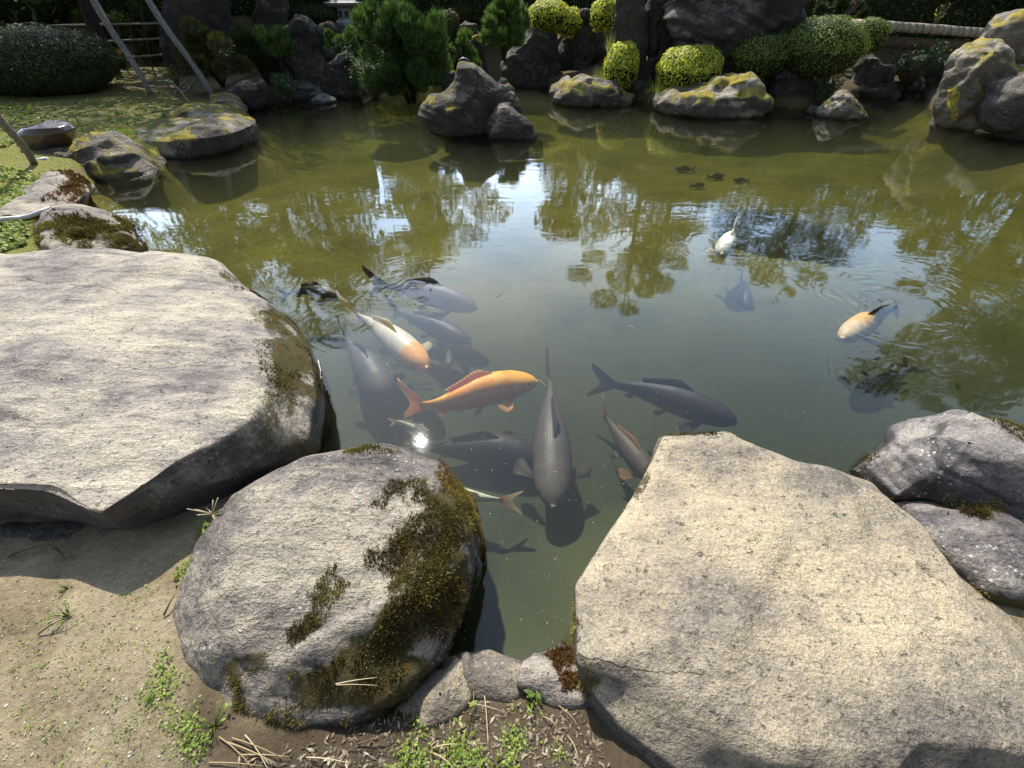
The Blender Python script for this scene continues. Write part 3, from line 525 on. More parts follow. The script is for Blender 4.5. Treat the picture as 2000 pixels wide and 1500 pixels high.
# ---- island
M['island'] = rock_mat('island_rock_stone', (.05, .044, .036), (.11, .095, .075), (.26, .22, .17), .35, FM, k=.6, spots=.5, strata=.6, bumpd=.04, side=(.05, .043, .034))  # darker copy of the pale rock; its shaded front is put into the colour
level_rock('boulder', 'tall grey shark-fin shaped rock standing in the middle of the pond', (900, 262), [(268, 870, 965), (250, 835, 985), (225, 820, 985), (205, 822, 985), (190, 835, 983), (172, 868, 978), (155, 884, 964), (138, 890, 945), (126, 896, 918)], M['island'], .75, N=170, Mr=140, seed=73, amp=.022, fac=.13, strata=.012, ex=2.1, moss=[(838, 195, 22, 12, .8), (930, 142, 30, 10, .5)])
level_rock('boulder', 'wedge of dark grey rock sloping right from the fin-shaped island rock', (1010, 268), [(272, 950, 1062), (258, 948, 1050), (240, 953, 1032), (222, 962, 1010), (205, 972, 995)], M['far'], .7, N=80, seed=72, fac=.1)
level_rock('boulder', 'rounded yellow-topped rock behind the right shoulder of the island rock', (985, 225), [(226, 962, 1016), (200, 962, 1012), (175, 964, 1005), (164, 972, 995)], M['farmoss'], .8, seed=73)
level_rock('boulder', 'small mossy knob behind the left shoulder of the island rock', (878, 190), [(190, 856, 896), (165, 856, 894), (148, 862, 892), (140, 870, 888)], M['farmoss'], .8, seed=74)
# ---- far shore rocks
FS = [
 ('broad grey rock with jagged crest on the far shore below the spiky juniper', (1035, 168), [(170, 985, 1085), (140, 978, 1085), (110, 985, 1084), (85, 1010, 1082), (60, 1032, 1070), (44, 1045, 1062)], 'far', 81, {}),
 ('blocky grey rock with sloping mossy crest, behind the flat mossy rock', (1130, 160), [(165, 1085, 1180), (130, 1080, 1184), (95, 1082, 1184), (72, 1092, 1184), (50, 1125, 1182), (30, 1148, 1178)], 'far', 82, dict(ex=4, moss=[(1115, 68, 28, 14, .9), (1143, 48, 8, 8, .8)])),
 ('dark pointed stone behind the grey rocks beside the round bushes', (1140, 110, .5), [(100, 1120, 1160), (50, 1122, 1160), (22, 1130, 1155)], 'far', 83, {}),
 ('broad flat rock with terraces of yellow moss, low at the far waterline', (1150, 207), [(212, 1110, 1220), (200, 1072, 1232), (185, 1070, 1230), (170, 1082, 1218), (160, 1100, 1200), (150, 1125, 1165)], 'farmoss', 84, dict(ex=2.2, amp=.05)),
 ('small upright dark stone between the two brightest round bushes', (1256, 190), [(192, 1228, 1285), (165, 1228, 1284), (140, 1235, 1282), (120, 1242, 1276)], 'far', 85, {}),
 ('wide rock capped with vivid yellow moss below the largest bright bush', (1385, 228), [(234, 1300, 1470), (215, 1284, 1494), (195, 1288, 1495), (178, 1308, 1492), (165, 1385, 1488), (152, 1400, 1460)], 'farmoss', 86, dict(amp=.045, N=110, Mr=70, moss=[(1355, 186, 38, 9, 1.), (1425, 160, 50, 9, 1.)])),
 ('small grey stone just behind the largest bright bush', (1315, 120, .5), [(115, 1298, 1335), (95, 1300, 1332), (78, 1306, 1325)], 'far', 87, {}),
 ('ridged dark column of rock at the left end of the great cliff stone', (1285, 150, .3), [(140, 1262, 1312), (100, 1260, 1314), (60, 1258, 1318), (20, 1266, 1322), (-40, 1275, 1320)], 'far', 88, dict(strata=.03)),
 ('massive dark cliff-like stone rising out of frame behind the bushes', (1420, 160, .3), [(160, 1310, 1600), (110, 1305, 1590), (60, 1300, 1570), (0, 1300, 1560), (-60, 1330, 1530), (-100, 1380, 1490)], 'far', 89, dict(N=260, Mr=170, fac=.42, fsc=1.5, amp=.07, dr=.4, strata=.05)),
 ('smooth dark leaning stone left of the great cliff stone', (1230, 140, .4), [(130, 1205, 1262), (80, 1203, 1264), (40, 1200, 1262), (-30, 1202, 1258)], 'far', 90, dict(fac=.05)),
 ('dark squared rock at the waterline beneath the dark clipped bushes', (1550, 205), [(205, 1500, 1600), (180, 1490, 1604), (150, 1500, 1600), (130, 1520, 1590)], 'far', 91, dict(ex=4)),
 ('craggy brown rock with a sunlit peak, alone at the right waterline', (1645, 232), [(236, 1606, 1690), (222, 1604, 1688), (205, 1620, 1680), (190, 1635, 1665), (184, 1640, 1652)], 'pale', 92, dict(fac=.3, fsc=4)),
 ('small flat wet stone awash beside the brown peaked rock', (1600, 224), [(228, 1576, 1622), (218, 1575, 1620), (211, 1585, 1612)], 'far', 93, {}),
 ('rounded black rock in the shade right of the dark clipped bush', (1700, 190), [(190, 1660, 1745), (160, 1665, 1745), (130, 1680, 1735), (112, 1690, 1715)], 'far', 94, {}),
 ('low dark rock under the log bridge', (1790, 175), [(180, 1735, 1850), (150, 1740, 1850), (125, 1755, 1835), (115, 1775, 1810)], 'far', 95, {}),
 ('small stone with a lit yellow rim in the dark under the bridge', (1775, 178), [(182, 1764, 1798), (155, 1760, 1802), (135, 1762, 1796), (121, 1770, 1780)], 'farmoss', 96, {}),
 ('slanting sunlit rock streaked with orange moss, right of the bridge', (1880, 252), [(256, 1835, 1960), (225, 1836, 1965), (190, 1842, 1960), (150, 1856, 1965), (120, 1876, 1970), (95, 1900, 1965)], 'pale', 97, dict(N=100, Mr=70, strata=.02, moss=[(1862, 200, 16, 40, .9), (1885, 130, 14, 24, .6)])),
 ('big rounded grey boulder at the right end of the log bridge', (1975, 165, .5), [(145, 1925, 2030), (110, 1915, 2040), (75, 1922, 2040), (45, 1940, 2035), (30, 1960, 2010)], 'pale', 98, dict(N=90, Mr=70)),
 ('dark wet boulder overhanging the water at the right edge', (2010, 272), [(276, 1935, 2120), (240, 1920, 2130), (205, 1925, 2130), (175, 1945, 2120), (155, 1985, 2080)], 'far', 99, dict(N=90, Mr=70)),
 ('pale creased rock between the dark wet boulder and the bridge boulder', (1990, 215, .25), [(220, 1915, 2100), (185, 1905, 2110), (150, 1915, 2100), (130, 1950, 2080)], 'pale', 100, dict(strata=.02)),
 ('grey shelf rock behind the far end of the bridge at the top right', (1900, 100, .40), [(90, 1780, 2060), (50, 1790, 2060), (20, 1810, 2060), (0, 1850, 2060)], 'far', 101, dict(dr=.5)),
 ('weathered dark stone upright behind the island rock, right of the juniper wall', (915, 150), [(150, 890, 940), (110, 892, 938), (70, 893, 934), (47, 896, 932)], 'far', 102, dict(ex=4, fac=.08)),
 ('stump-like stone capped with bright yellow moss next to the spiky juniper', (937, 155), [(155, 915, 962), (120, 920, 955), (85, 920, 950), (70, 925, 946)], 'far', 103, dict(moss=[(936, 74, 16, 9, 1.)])),
 ('tall rounded dark stone in the shade left of the stone lantern', (610, 190), [(190, 572, 650), (150, 566, 645), (100, 564, 628), (60, 565, 618), (40, 572, 602)], 'far', 104, dict(strata=.02)),
 ('squat dark stone beneath the stone lantern', (650, 120, .4), [(120, 615, 700), (80, 614, 690), (48, 620, 662)], 'far', 105, {}),
 ('dark boulder at the water below the leafy green shrub', (665, 190), [(192, 630, 700), (160, 632, 698), (125, 640, 690), (105, 655, 680)], 'far', 106, {}),
 ('low dark rock at the shaded waterline among the ferns', (590, 195), [(198, 545, 640), (180, 548, 636), (165, 560, 625)], 'far', 107, {}),
 ('flat wet stone just breaking the surface in the shaded corner', (628, 202), [(206, 598, 652), (199, 600, 650), (193, 612, 640)], 'grey', 108, {}),
 ('big pale grey standing stone behind the leaning pole at the top edge', (385, 120, .5), [(90, 325, 455), (50, 322, 450), (0, 325, 440), (-60, 340, 420)], 'far', 109, dict(fac=.1)),
 ('second standing stone in the shade left of the lantern, cut by the top edge', (530, 110, .5), [(90, 498, 570), (40, 495, 566), (0, 500, 560), (-50, 510, 550)], 'far', 110, {}),
]
for lb, base, lv, mt, sd_, kw in FS:
    kw = dict(kw); dr = kw.pop('dr', .7); level_rock('boulder', lb, base, lv, M[mt], dr, seed=sd_, **kw)

# ---------------------------------------------------------------- shrubs
def ball(label, x0, x1, y0, y1, base, mat='azalea', n=5200, ls=.021, seed=1, dr=.95, bump=.09, name='round_shrub', group=None, cat='bush'):
    z0 = base[2] if len(base) > 2 else .1; fr = P(base[0], base[1], z0); hw = abs(PY(x1, y0, fr[1])[0]-PY(x0, y0, fr[1])[0])/2; Yc = fr[1]+hw*dr*.8
    a, b_ = PY(x0, (y0+y1)/2, Yc), PY(x1, (y0+y1)/2, Yc); top, bt = PY((x0+x1)/2, y0, Yc)[2], PY((x0+x1)/2, y1, Yc)[2]; hw = (b_[0]-a[0])/2; hz = (top-bt)/2
    c = np.array([(a[0]+b_[0])/2, Yc, (top+bt)/2]); rng = np.random.default_rng(seed); n = int(n); d = unit(rng.normal(0, 1, (n, 3))); d[:, 2] = np.abs(d[:, 2])*np.where(rng.uniform(0, 1, n) < .25, -1, 1)
    S = np.array([hw, hw*dr, hz]); k = (np.abs(d)**2.5).sum(1)**(-1/2.5); r = k*(1+bump*fbm(d, 2.2, 3, seed)+.03*fbm(d, 9, 2, seed))*rng.uniform(.86, 1.05, n)
    C = c+d*S*r[:, None]; V1, F1, v1 = leaves(C, d/S*hw, ls, .55, .42, rng, .15)
    # dark twiggy core
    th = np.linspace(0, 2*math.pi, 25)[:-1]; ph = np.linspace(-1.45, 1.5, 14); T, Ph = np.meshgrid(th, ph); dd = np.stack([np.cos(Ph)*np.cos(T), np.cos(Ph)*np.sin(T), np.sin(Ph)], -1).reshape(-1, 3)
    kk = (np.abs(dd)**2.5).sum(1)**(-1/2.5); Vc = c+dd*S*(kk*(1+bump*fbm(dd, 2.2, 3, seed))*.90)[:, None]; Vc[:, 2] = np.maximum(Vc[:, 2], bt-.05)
    e = empty(name, (c[0], c[1], bt), label, cat, group)
    put('foliage', V1, F1, M[mat], parent=e, smooth=False, attrs={'var': v1})
    put('branch_core', Vc, grid_faces(24, 14), M['trunkcore'], parent=e); return e
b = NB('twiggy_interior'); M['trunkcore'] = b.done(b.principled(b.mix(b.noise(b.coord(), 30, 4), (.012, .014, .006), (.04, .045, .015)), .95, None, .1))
ball('bright yellow-green round bush, smaller of the two by the waterline', 1182, 1246, 84, 172, (1214, 185, .1), seed=1)
ball('largest bright yellow-green domed bush, above the moss-capped rock', 1288, 1402, 88, 182, (1345, 190, .15), n=9000, seed=2)
ball('bright ball bush at the top edge, left of a matching smaller ball', 1034, 1108, 0, 62, (1070, 90, .7), n=4200, seed=3)
ball('small bright ball bush nestled against the dark pointed stone', 1080, 1136, 15, 72, (1108, 100, .6), n=3200, seed=4)
ball('bright ball bush at the top edge beside the dark leaning stone', 1155, 1207, -4, 62, (1180, 95, .7), n=3200, seed=5)
ball('small dull clipped ball at the top behind the island rock', 878, 921, 7, 46, (900, 60, .8), n=2200, seed=6, mat='olive')
ball('ivy-like pale leafed mound left of the dull clipped ball', 848, 898, 20, 92, (872, 110, .4), n=3400, seed=7, mat='olive')
ball('mid-sized dark green clipped bush under the cliff stone', 1430, 1534, 65, 152, (1482, 170, .3), 'darkg', 8000, .014, 8)if False else None
M['midbox'] = leaf_mat('mid_green_clipped_leaves', (.035, .07, .012), (.12, .18, .03), (.32, .38, .07), .3)
ball('mid-sized dark green clipped bush under the cliff stone', 1430, 1534, 65, 152, (1482, 175, .25), 'midbox', 8500, .014, 8)
ball('largest dark green clipped dome, left of the log bridge', 1525, 1676, 33, 158, (1600, 185, .2), 'midbox', 15000, .014, 9)
ball('shaded clipped bush touching the left end of the log bridge', 1656, 1726, 36, 112, (1692, 150, .35), 'midbox', 5000, .014, 10)
ball('very large dark clipped hedge dome on the left bank', -40, 206, 52, 192, (80, 196, .25), 'darkbox', 22000, .016, 12)
ball('low dark clipped mound beside the lantern, top left of centre', 565, 655, 6, 60, (600, 75, .7), 'darkbox', 5000, .018, 13)
ball('shadowy clipped hedge at the upper left edge behind the fence', -60, 150, -60, 60, (30, 80, .7), 'darkbox', 12000, .022, 14)

def spiky(label, x0, x1, y0, y1, base, mat, n, ln, wd, seed, dr=.7, up=.9, name='juniper_shrub', jit=.25, cat='bush', lobes=9, sprays=True):
    z0 = base[2] if len(base) > 2 else .1; fr = P(base[0], base[1], z0); hw = abs(PY(x1, y0, fr[1])[0]-PY(x0, y0, fr[1])[0])/2; Yc = fr[1]+hw*dr*.7; rng = np.random.default_rng(seed)
    a, b_ = PY(x0, (y0+y1)/2, Yc), PY(x1, (y0+y1)/2, Yc); top, bt = PY((x0+x1)/2, y0, Yc)[2], PY((x0+x1)/2, y1, Yc)[2]; hw = (b_[0]-a[0])/2; hz = (top-bt)/2; c = np.array([(a[0]+b_[0])/2, Yc, (top+bt)/2])
    e = empty(name, (c[0], c[1], bt), label, cat); Vs, Fs, As, k = [], [], [], 0
    lc = c+rng.uniform(-1, 1, (lobes, 3))*np.array([hw*.78, hw*dr*.7, hz*.78]); lr = rng.uniform(.75, 1.35, lobes)*min(hw, hz*1.3)/lobes**.33*.62
    per = n//lobes
    for q, r in zip(lc, lr):
        d = unit(rng.normal(0, 1, (per, 3))); d[:, 2] = np.abs(d[:, 2])*np.where(rng.uniform(0, 1, per) < .35, -1, 1); C = q+d*r*rng.uniform(.55, 1., per)[:, None]
        D = unit(d*.8+np.array([0, 0, up]))
        V_, F_, v_ = spikes(C, D, ln, wd, jit, rng); v_ = np.clip(v_*.7+.3*np.repeat(rng.uniform(0, 1, per)*.5+.5*(fbm(C, 6, 2, seed)*.5+.5), 3), 0, 1); Vs.append(V_); Fs.append(F_+k); As.append(v_); k += len(V_)
    put('foliage', np.concatenate(Vs), np.concatenate(Fs), M[mat], parent=e, smooth=False, attrs={'var': np.concatenate(As)})
    st = []
    for q in lc[:5]: st.append(tube(np.array([[c[0], c[1], bt-.15], (c+q)/2, q]), [.03, .02, .008], 6))
    V_, F_ = join(st); put('stem', V_, F_, M['trunk'], parent=e, smooth=True)
    return e
spiky('large dark juniper mass with bright feathery upright tips, centre of far shore', 704, 884, -5, 184, (800, 188), 'juniper', 60000, .10, .012, 21, lobes=90, dr=.9, jit=.32)
spiky('bright green spiky juniper above the broad grey rock', 930, 1036, -5, 98, (985, 135, .5), 'juniper', 22000, .11, .013, 22, lobes=34, dr=.8, jit=.32)
spiky('dark fine-needled shrub between the tall stone and the stone lantern', 450, 560, 50, 150, (505, 170, .2), 'pine', 9000, .08, .014, 23, lobes=12)
spiky('soft green needled cushion shrub at the foot of the standing stones', 500, 575, 42, 130, (540, 160, .3), 'juniper', 5000, .07, .012, 24)
spiky('olive layered shrub spreading behind the long leaning pole', 345, 470, 40, 150, (410, 172, .3), 'olive', 9000, .06, .02, 25, lobes=14, up=.2)
spiky('small pine bough shrub just in front of the lantern foot', 620, 700, 55, 105, (660, 125, .5), 'juniper', 4500, .06, .012, 26, up=.3)
spiky('dim evergreen filling the gap right of the lantern', 700, 780, 0, 110, (740, 150, .3), 'pine', 6000, .10, .02, 27)
spiky('dark trailing conifer overhanging the big clipped dome', 1560, 1740, -20, 40, (1650, 90, .7), 'pine', 9000, .09, .02, 28, lobes=14, up=.1)

def leafy(label, x0, x1, y0, y1, base, mat, n, ls, seed, name='leafy_shrub', asp=.35, dr=.7):
    z0 = base[2] if len(base) > 2 else .1; fr = P(base[0], base[1], z0); hw = abs(PY(x1, y0, fr[1])[0]-PY(x0, y0, fr[1])[0])/2; Yc = fr[1]+hw*dr*.3; rng = np.random.default_rng(seed)
    a, b_ = PY(x0, (y0+y1)/2, Yc), PY(x1, (y0+y1)/2, Yc); top, bt = PY((x0+x1)/2, y0, Yc)[2], PY((x0+x1)/2, y1, Yc)[2]; hw = (b_[0]-a[0])/2; c = np.array([(a[0]+b_[0])/2, Yc, 0.])
    e = empty(name, (c[0], c[1], z0), label, 'plant'); stems = []; Cs, Ns = [], []
    ns = 26
    for i in range(ns):
        tip = np.array([c[0]+hw*rng.uniform(-1, 1), Yc+hw*dr*rng.uniform(-1, 1), bt+(top-bt)*rng.uniform(.35, 1)]); ro = np.array([c[0]+hw*.2*rng.uniform(-1, 1), Yc, z0-.1])
        md = (ro+tip)/2+np.array([0, 0, .12]); t = np.linspace(0, 1, 9)[:, None]; pts = (1-t)**2*ro+2*t*(1-t)*md+t*t*tip; stems.append(tube(pts[::2], np.linspace(.008, .002, 5), 5))
        m = n//ns; tt = rng.uniform(.35, 1, m)[:, None]; q = (1-tt)**2*ro+2*tt*(1-tt)*md+tt*tt*tip; Cs.append(q+rng.normal(0, hw*.10, q.shape)); Ns.append(rng.normal(0, .5, q.shape)+[0, -.2, 1])
    V_, F_, v_ = leaves(np.concatenate(Cs), np.concatenate(Ns), ls, asp, .5, rng, .1); put('foliage', V_, F_, M[mat], parent=e, smooth=False, attrs={'var': v_})
    V_, F_ = join(stems); put('stem', V_, F_, M['barkr'], parent=e); return e
spiky('dark evergreen undergrowth behind the bamboo fence', 190, 360, 20, 125, (275, 130, .3), 'pine', 9000, .10, .02, 61, lobes=18, up=.2)
spiky('dim low shrub right of the clipped hedge dome', 205, 262, 100, 142, (232, 146, .25), 'olive', 2500, .06, .014, 62, lobes=8)
spiky('dark shrub filling the gap between the two standing stones', 440, 520, -10, 70, (480, 95, .4), 'pine', 5000, .10, .02, 63)
spiky('dark conifer mass behind the island rock', 868, 935, 60, 150, (900, 158, .1), 'juniper', 5000, .09, .018, 64, lobes=10)
spiky('small dark juniper at the water right of the leafy green shrub', 755, 830, 110, 186, (790, 190, .05), 'juniper', 7000, .09, .016, 65, lobes=12)
leafy('fresh green leafy shrub arching over the water, left of the juniper', 678, 772, 86, 186, (722, 188, .05), 'broad', 3600, .030, 31)
leafy('young yellow-green nandina leaning over the shaded corner', 530, 580, 138, 196, (555, 196, .05), 'broad', 500, .040, 32)
leafy('fern-like sprig hanging beside the brown peaked rock', 1590, 1640, 140, 205, (1612, 205, .05), 'broad', 700, .030, 33)
leafy('thin shrub with a few sunlit leaves beneath the bridge', 1745, 1860, 82, 140, (1800, 150, .3), 'broad', 900, .032, 34)
leafy('tiny sprout with yellow leaves beneath the leaning pole', 325, 350, 125, 160, (338, 165, .3), 'weed', 90, .03, 35)
leafy('bright seedling leaf stem at the top of the bridge boulder', 1825, 1850, 5, 45, (1838, 55, 1.0), 'weed', 40, .04, 36)

def grass_clump(label, spots, mat='weed', n=90, ln=.22, name='grass_tuft', wd=.008, cat='grass'):
    Cs = []
    for (x_, y_, z_) in spots: Cs.append(P(x_, y_, z_)+np.c_[RNG.normal(0, .05, (n, 2)), np.zeros(n)])
    C = np.concatenate(Cs); V_, F_, v_ = spikes(C, np.tile([0, 0, 1.], (len(C), 1)), ln, wd, .38); o = put(name, V_, F_, M[mat], smooth=False, attrs={'var': v_}); tag(o, label, cat); return o
grass_clump('bright grass blades between the two bright round bushes', [(1250, 128, .45), (1262, 135, .4)], n=120)
grass_clump('drooping grass at the foot of the largest bright bush, left side', [(1285, 195, .12), (1278, 180, .2)], n=90)
grass_clump('sunlit grass tuft right of the largest bright bush', [(1412, 150, .3), (1425, 155, .25)], n=90)
grass_clump('grass growing under the smaller bright bush', [(1180, 160, .2), (1170, 155, .2)], n=90)
grass_clump('tall grass in the gap behind the blocky grey rock', [(1195, 100, .6)], n=110, ln=.3)
grass_clump('grass at the foot of the jutting flat rock on the left bank', [(250, 262, .25), (235, 275, .22), (210, 270, .25)], n=60, ln=.12)

# ---------------------------------------------------------------- trees (mostly seen mirrored in the pond)
def tree(label, D, trunk, clumps, seed, mat='pine', lsz=.055, dens=1., name='pine_tree', flat=.55, tr=.16):
    rng = np.random.default_rng(seed); T0, _ = RP(trunk[0], trunk[1], D); bx, by = T0[0], T0[1]; bz = gz(bx, by)-.2
    cs = [(RP(a, b_, D*rng.uniform(.93, 1.1)), r) for a, b_, r in clumps]; topz = max(c[0][0][2] for c in cs)
    e = empty(name, (bx, by, bz), label, 'tree'); t = np.linspace(0, 1, 10); w = np.sin(t*5+seed)*.25*t
    tp = np.stack([bx+w+(T0[0]-bx), by+w*.5, bz+(topz-bz)*t], 1); V_, F_ = tube(tp, np.linspace(tr, .03, 10), 10); tk = put('trunk', V_, F_, M['trunk'], parent=e)
    lim = []; Vs, Fs, As, k = [], [], [], 0
    for (cc, s), r in cs:
        R = r*s; i = int(np.clip((cc[2]-bz)/(topz-bz)*9-1.2, 1, 9)); a = tp[i]; m = (a+cc)/2+np.array([0, 0, .25]); lim.append(tube(np.array([a, m, cc]), [.07, .045, .015], 6))
        n = int(dens*min(2600, 2.6*(R/lsz)**2))+150; d = unit(rng.normal(0, 1, (n, 3)))*rng.uniform(.25, 1, n)[:, None]**.45; d *= (1+.3*fbm(d, 2, 2, seed+int(r)))[:, None]; d[:, 2] *= flat; C = cc+d*R
        V_, F_, v_ = leaves(C, rng.normal(0, 1, (n, 3)), lsz, .45, .3, rng); Vs.append(V_); Fs.append(F_+k); As.append(v_); k += len(V_)
    V_, F_ = join(lim); put('limb', V_, F_, M['trunk'], parent=e); put('crown', np.concatenate(Vs), np.concatenate(Fs), M[mat], parent=e, smooth=False, attrs={'var': np.concatenate(As)}); return e
tree('cloud-pruned pine across the pond, mirrored alone in the centre of the water', 26, (1245, 430), [(1150, 450, 42), (1132, 535, 26), (1200, 425, 50), (1245, 505, 44), (1300, 455, 50), (1345, 440, 36), (1180, 585, 30), (1228, 603, 22), (1290, 552, 30), (1215, 545, 36), (1320, 510, 26), (1160, 500, 26), (1250, 390, 60)], 41, tr=.24, lsz=.11, dens=1.7)
tree('spreading pine behind the great cliff stone, mirrored right of centre', 25, (1560, 400), [(1425, 470, 38), (1480, 490, 55), (1560, 480, 62), (1640, 450, 55), (1500, 540, 32), (1585, 540, 28), (1400, 500, 20), (1690, 420, 40), (1450, 420, 50), (1550, 420, 60), (1540, 570, 14), (1620, 500, 36), (1500, 370, 60), (1600, 380, 60), (1420, 370, 50), (1690, 370, 55), (1750, 345, 40), (1550, 345, 60)], 42, lsz=.11, tr=.24, dens=1.7)
tree('tall dense tree beyond the right edge of the pond', 17, (1950, 480), [(1700, 735, 45), (1770, 750, 42), (1850, 730, 60), (1930, 700, 80), (1985, 620, 90), (1880, 640, 60), (1760, 690, 36), (1870, 540, 60), (1960, 480, 90), (1800, 660, 40), (2060, 560, 120), (2040, 700, 100), (1820, 790, 24), (1780, 560, 24), (1860, 470, 40)], 43, lsz=.09, dens=1.6, tr=.3)
tree('tall cedar behind the lantern at the left of centre', 23, (820, 350), [(960, 410, 40), (905, 455, 45), (850, 490, 45), (800, 540, 36), (860, 420, 50), (930, 380, 50), (790, 470, 45), (760, 560, 30), (830, 370, 60), (740, 500, 40)], 44, lsz=.11, tr=.26, dens=1.4, name='cedar_tree')
tree('broad old pine leaning over the left bank', 13.5, (520, 330), [(700, 590, 42), (650, 640, 40), (720, 520, 45), (640, 570, 45), (680, 480, 50), (600, 500, 50), (560, 560, 60), (620, 420, 60), (540, 470, 60), (480, 520, 60), (450, 480, 50), (600, 660, 40), (560, 640, 50)], 45)
tree('large shade pine far left beyond the clipped hedge dome', 13, (20, 330), [(400, 440, 50), (260, 460, 60), (380, 500, 60), (300, 520, 70), (450, 580, 60), (350, 600, 70), (140, 460, 90), (240, 600, 90)], 46)
WOOD = [(-.2, 20), (.12, 19), (.34, 22), (.55, 20), (.78, 18), (1.0, 19), (1.25, 18), (1.5, 17), (-.42, 18), (-.62, 20), (-.85, 17), (-1.1, 18), (-1.35, 16)]
wl = ['slender', 'bushy', 'narrow-crowned', 'wide', 'lopsided', 'dense', 'ragged', 'rounded', 'two-lobed', 'low', 'tufted', 'heavy', 'sparse']
for i, (az, D) in enumerate(WOOD):
    rng = np.random.default_rng(300+i); bx, by = D*math.sin(az), D*math.cos(az); Hh = D*math.tan(math.radians(rng.uniform(14, 19) if abs(az) < .3 else (rng.uniform(9, 12) if .5 < az < .9 else rng.uniform(17, 24)))); bz = gz(bx, by)-.2
    e = empty('forest_tree', (bx, by, bz), f'{wl[i]} evergreen of the wood beyond the garden, {"straight behind the pond" if abs(az) < .2 else ("off to the right side" if az > 0 else "off to the left side")}', 'tree', 'trees of the wood beyond the garden')
    V_, F_ = tube([(bx, by, bz), (bx+.2, by, bz+Hh*.5), (bx, by, bz+Hh*.95)], [.22, .15, .04], 8); put('trunk', V_, F_, M['trunk'], parent=e); Vs, Fs, As, k = [], [], [], 0
    for j in range(16):
        t = j/15; R = (1.9-1.1*t)*rng.uniform(.7, 1.1); cc = np.array([bx+rng.normal(0, 1.1*(1.2-t)), by+rng.normal(0, .8), bz+Hh*(.15+.82*t)]); n = 420
        d = unit(rng.normal(0, 1, (n, 3)))*rng.uniform(.3, 1, n)[:, None]**.4; d[:, 2] *= .6; V_, F_, v_ = leaves(cc+d*R, rng.normal(0, 1, (n, 3)), .10, .5, .3, rng); Vs.append(V_); Fs.append(F_+k); As.append(v_); k += len(V_)
    put('crown', np.concatenate(Vs), np.concatenate(Fs), M['pine'], parent=e, smooth=False, attrs={'var': np.concatenate(As)})

# hedge backdrop behind the rocks
def hedge(label, p0, p1, h, th, mat, n, seed):
    rng = np.random.default_rng(seed); p0, p1 = np.array(p0, float), np.array(p1, float); d = p1-p0; Ln = np.linalg.norm(d); d /= Ln; nn = np.array([d[1], -d[0]]); e = empty('hedge', (*(p0+p1)/2, gz(*(p0+p1)/2)), label, 'hedge')
    u = rng.uniform(0, Ln, n); top = rng.uniform(0, 1, n) < .25; zz = np.where(top, h, rng.uniform(0, h, n)); off = np.where(top, rng.uniform(-th, th, n), -th*np.sign(rng.uniform(-.3, 1, n)))*-1
    q = p0+u[:, None]*d+off[:, None]*nn; z0 = gz(q[:, 0], q[:, 1]); C = np.c_[q, z0+zz]; C += rng.normal(0, .05, C.shape)+.12*fbm(C, 1.2, 3, seed)[:, None]
    N_ = np.where(top[:, None], [0, 0, 1.], np.c_[nn[0]*np.sign(off), nn[1]*np.sign(off), np.full(n, .3)]); V_, F_, v_ = leaves(C, N_, .045, .5, .5, rng); put('foliage', V_, F_, M[mat], parent=e, smooth=False, attrs={'var': v_})
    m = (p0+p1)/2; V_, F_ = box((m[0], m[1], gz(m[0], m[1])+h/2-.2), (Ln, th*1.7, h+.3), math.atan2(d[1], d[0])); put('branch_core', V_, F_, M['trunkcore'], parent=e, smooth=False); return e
hedge('long dark hedge closing the garden behind the bamboo fence', (-16, 12.5), (-4.6, 15.5), 2.2, .5, 'darkbox', 14000, 51)
hedge('tall dark hedge behind the lantern and junipers', (-5, 15.2), (3.2, 15.2), 1.9, .5, 'pine', 12000, 52)
hedge('dark hedge behind the cliff stone and bridge', (3, 14.6), (15, 12.5), 2., .5, 'pine', 12000, 53)

# ---------------------------------------------------------------- left bank furniture: poles, trunk, fence, pipes
def pole(label, a, b_, r0, r1, name='support_pole', mat='pole', cat='pole'):
    a, b_ = np.array(a), np.array(b_); t = np.linspace(0, 1, 8)[:, None]; V_, F_ = tube(a+(b_-a)*t+.012*np.sin(t*7), np.linspace(r0, r1, 8), 12); o = put(name, V_, F_, M[mat], origin=a); return tag(o, label, cat)
a = P(418, 190, .22); pole('long grey weathered pole leaning left, foot beside the round mossy rock', a, PY(270, -30, a[1]+.7), .045, .05)
a = P(294, 182, .3); pole('dark grey prop pole crossing the bamboo fence, middle of three leaning poles', a, PY(165, -30, a[1]+.5), .04, .055)
a = P(70, 325, .18); b_ = PY(-60, 150, a[1]-.3); pole('short thick prop pole at the left edge above the pipe', a, b_, .032, .036)
a = P(215, 140, .35); V_, F_ = tube([a-np.array([0, 0, .2]), PY(200, 90, a[1]), PY(178, 40, a[1]+.1), PY(160, -10, a[1]+.2), PY(120, -90, a[1]+.4)], [.16, .12, .11, .10, .09], 12)
e = empty('pine_tree', a, 'dark leaning pine trunk propped by poles on the left bank', 'tree'); put('trunk', V_, F_, M['trunk'], parent=e)
rng = np.random.default_rng(91); Vs, Fs, As, k = [], [], [], 0
top = PY(120, -90, a[1]+.4)
limbs = []
for j in range(17):
    cc = np.array([rng.uniform(-8.5, -2.6), rng.uniform(10.5, 15.5), rng.uniform(3.6, 5.4)]); n = 420; R = rng.uniform(.55, 1.0)
    d = unit(rng.normal(0, 1, (n, 3)))*rng.uniform(.3, 1, n)[:, None]**.5; d[:, 2] *= .4; V_, F_, v_ = leaves(cc+d*R, rng.normal(0, 1, (n, 3)), .085, .4, .3, rng); Vs.append(V_); Fs.append(F_+k); As.append(v_); k += len(V_)
    limbs.append(tube(np.array([top, (top+cc)/2+[0, 0, .3], cc]), [.06, .04, .012], 6))
V_, F_ = join(limbs); put('limb', V_, F_, M['trunk'], parent=e)
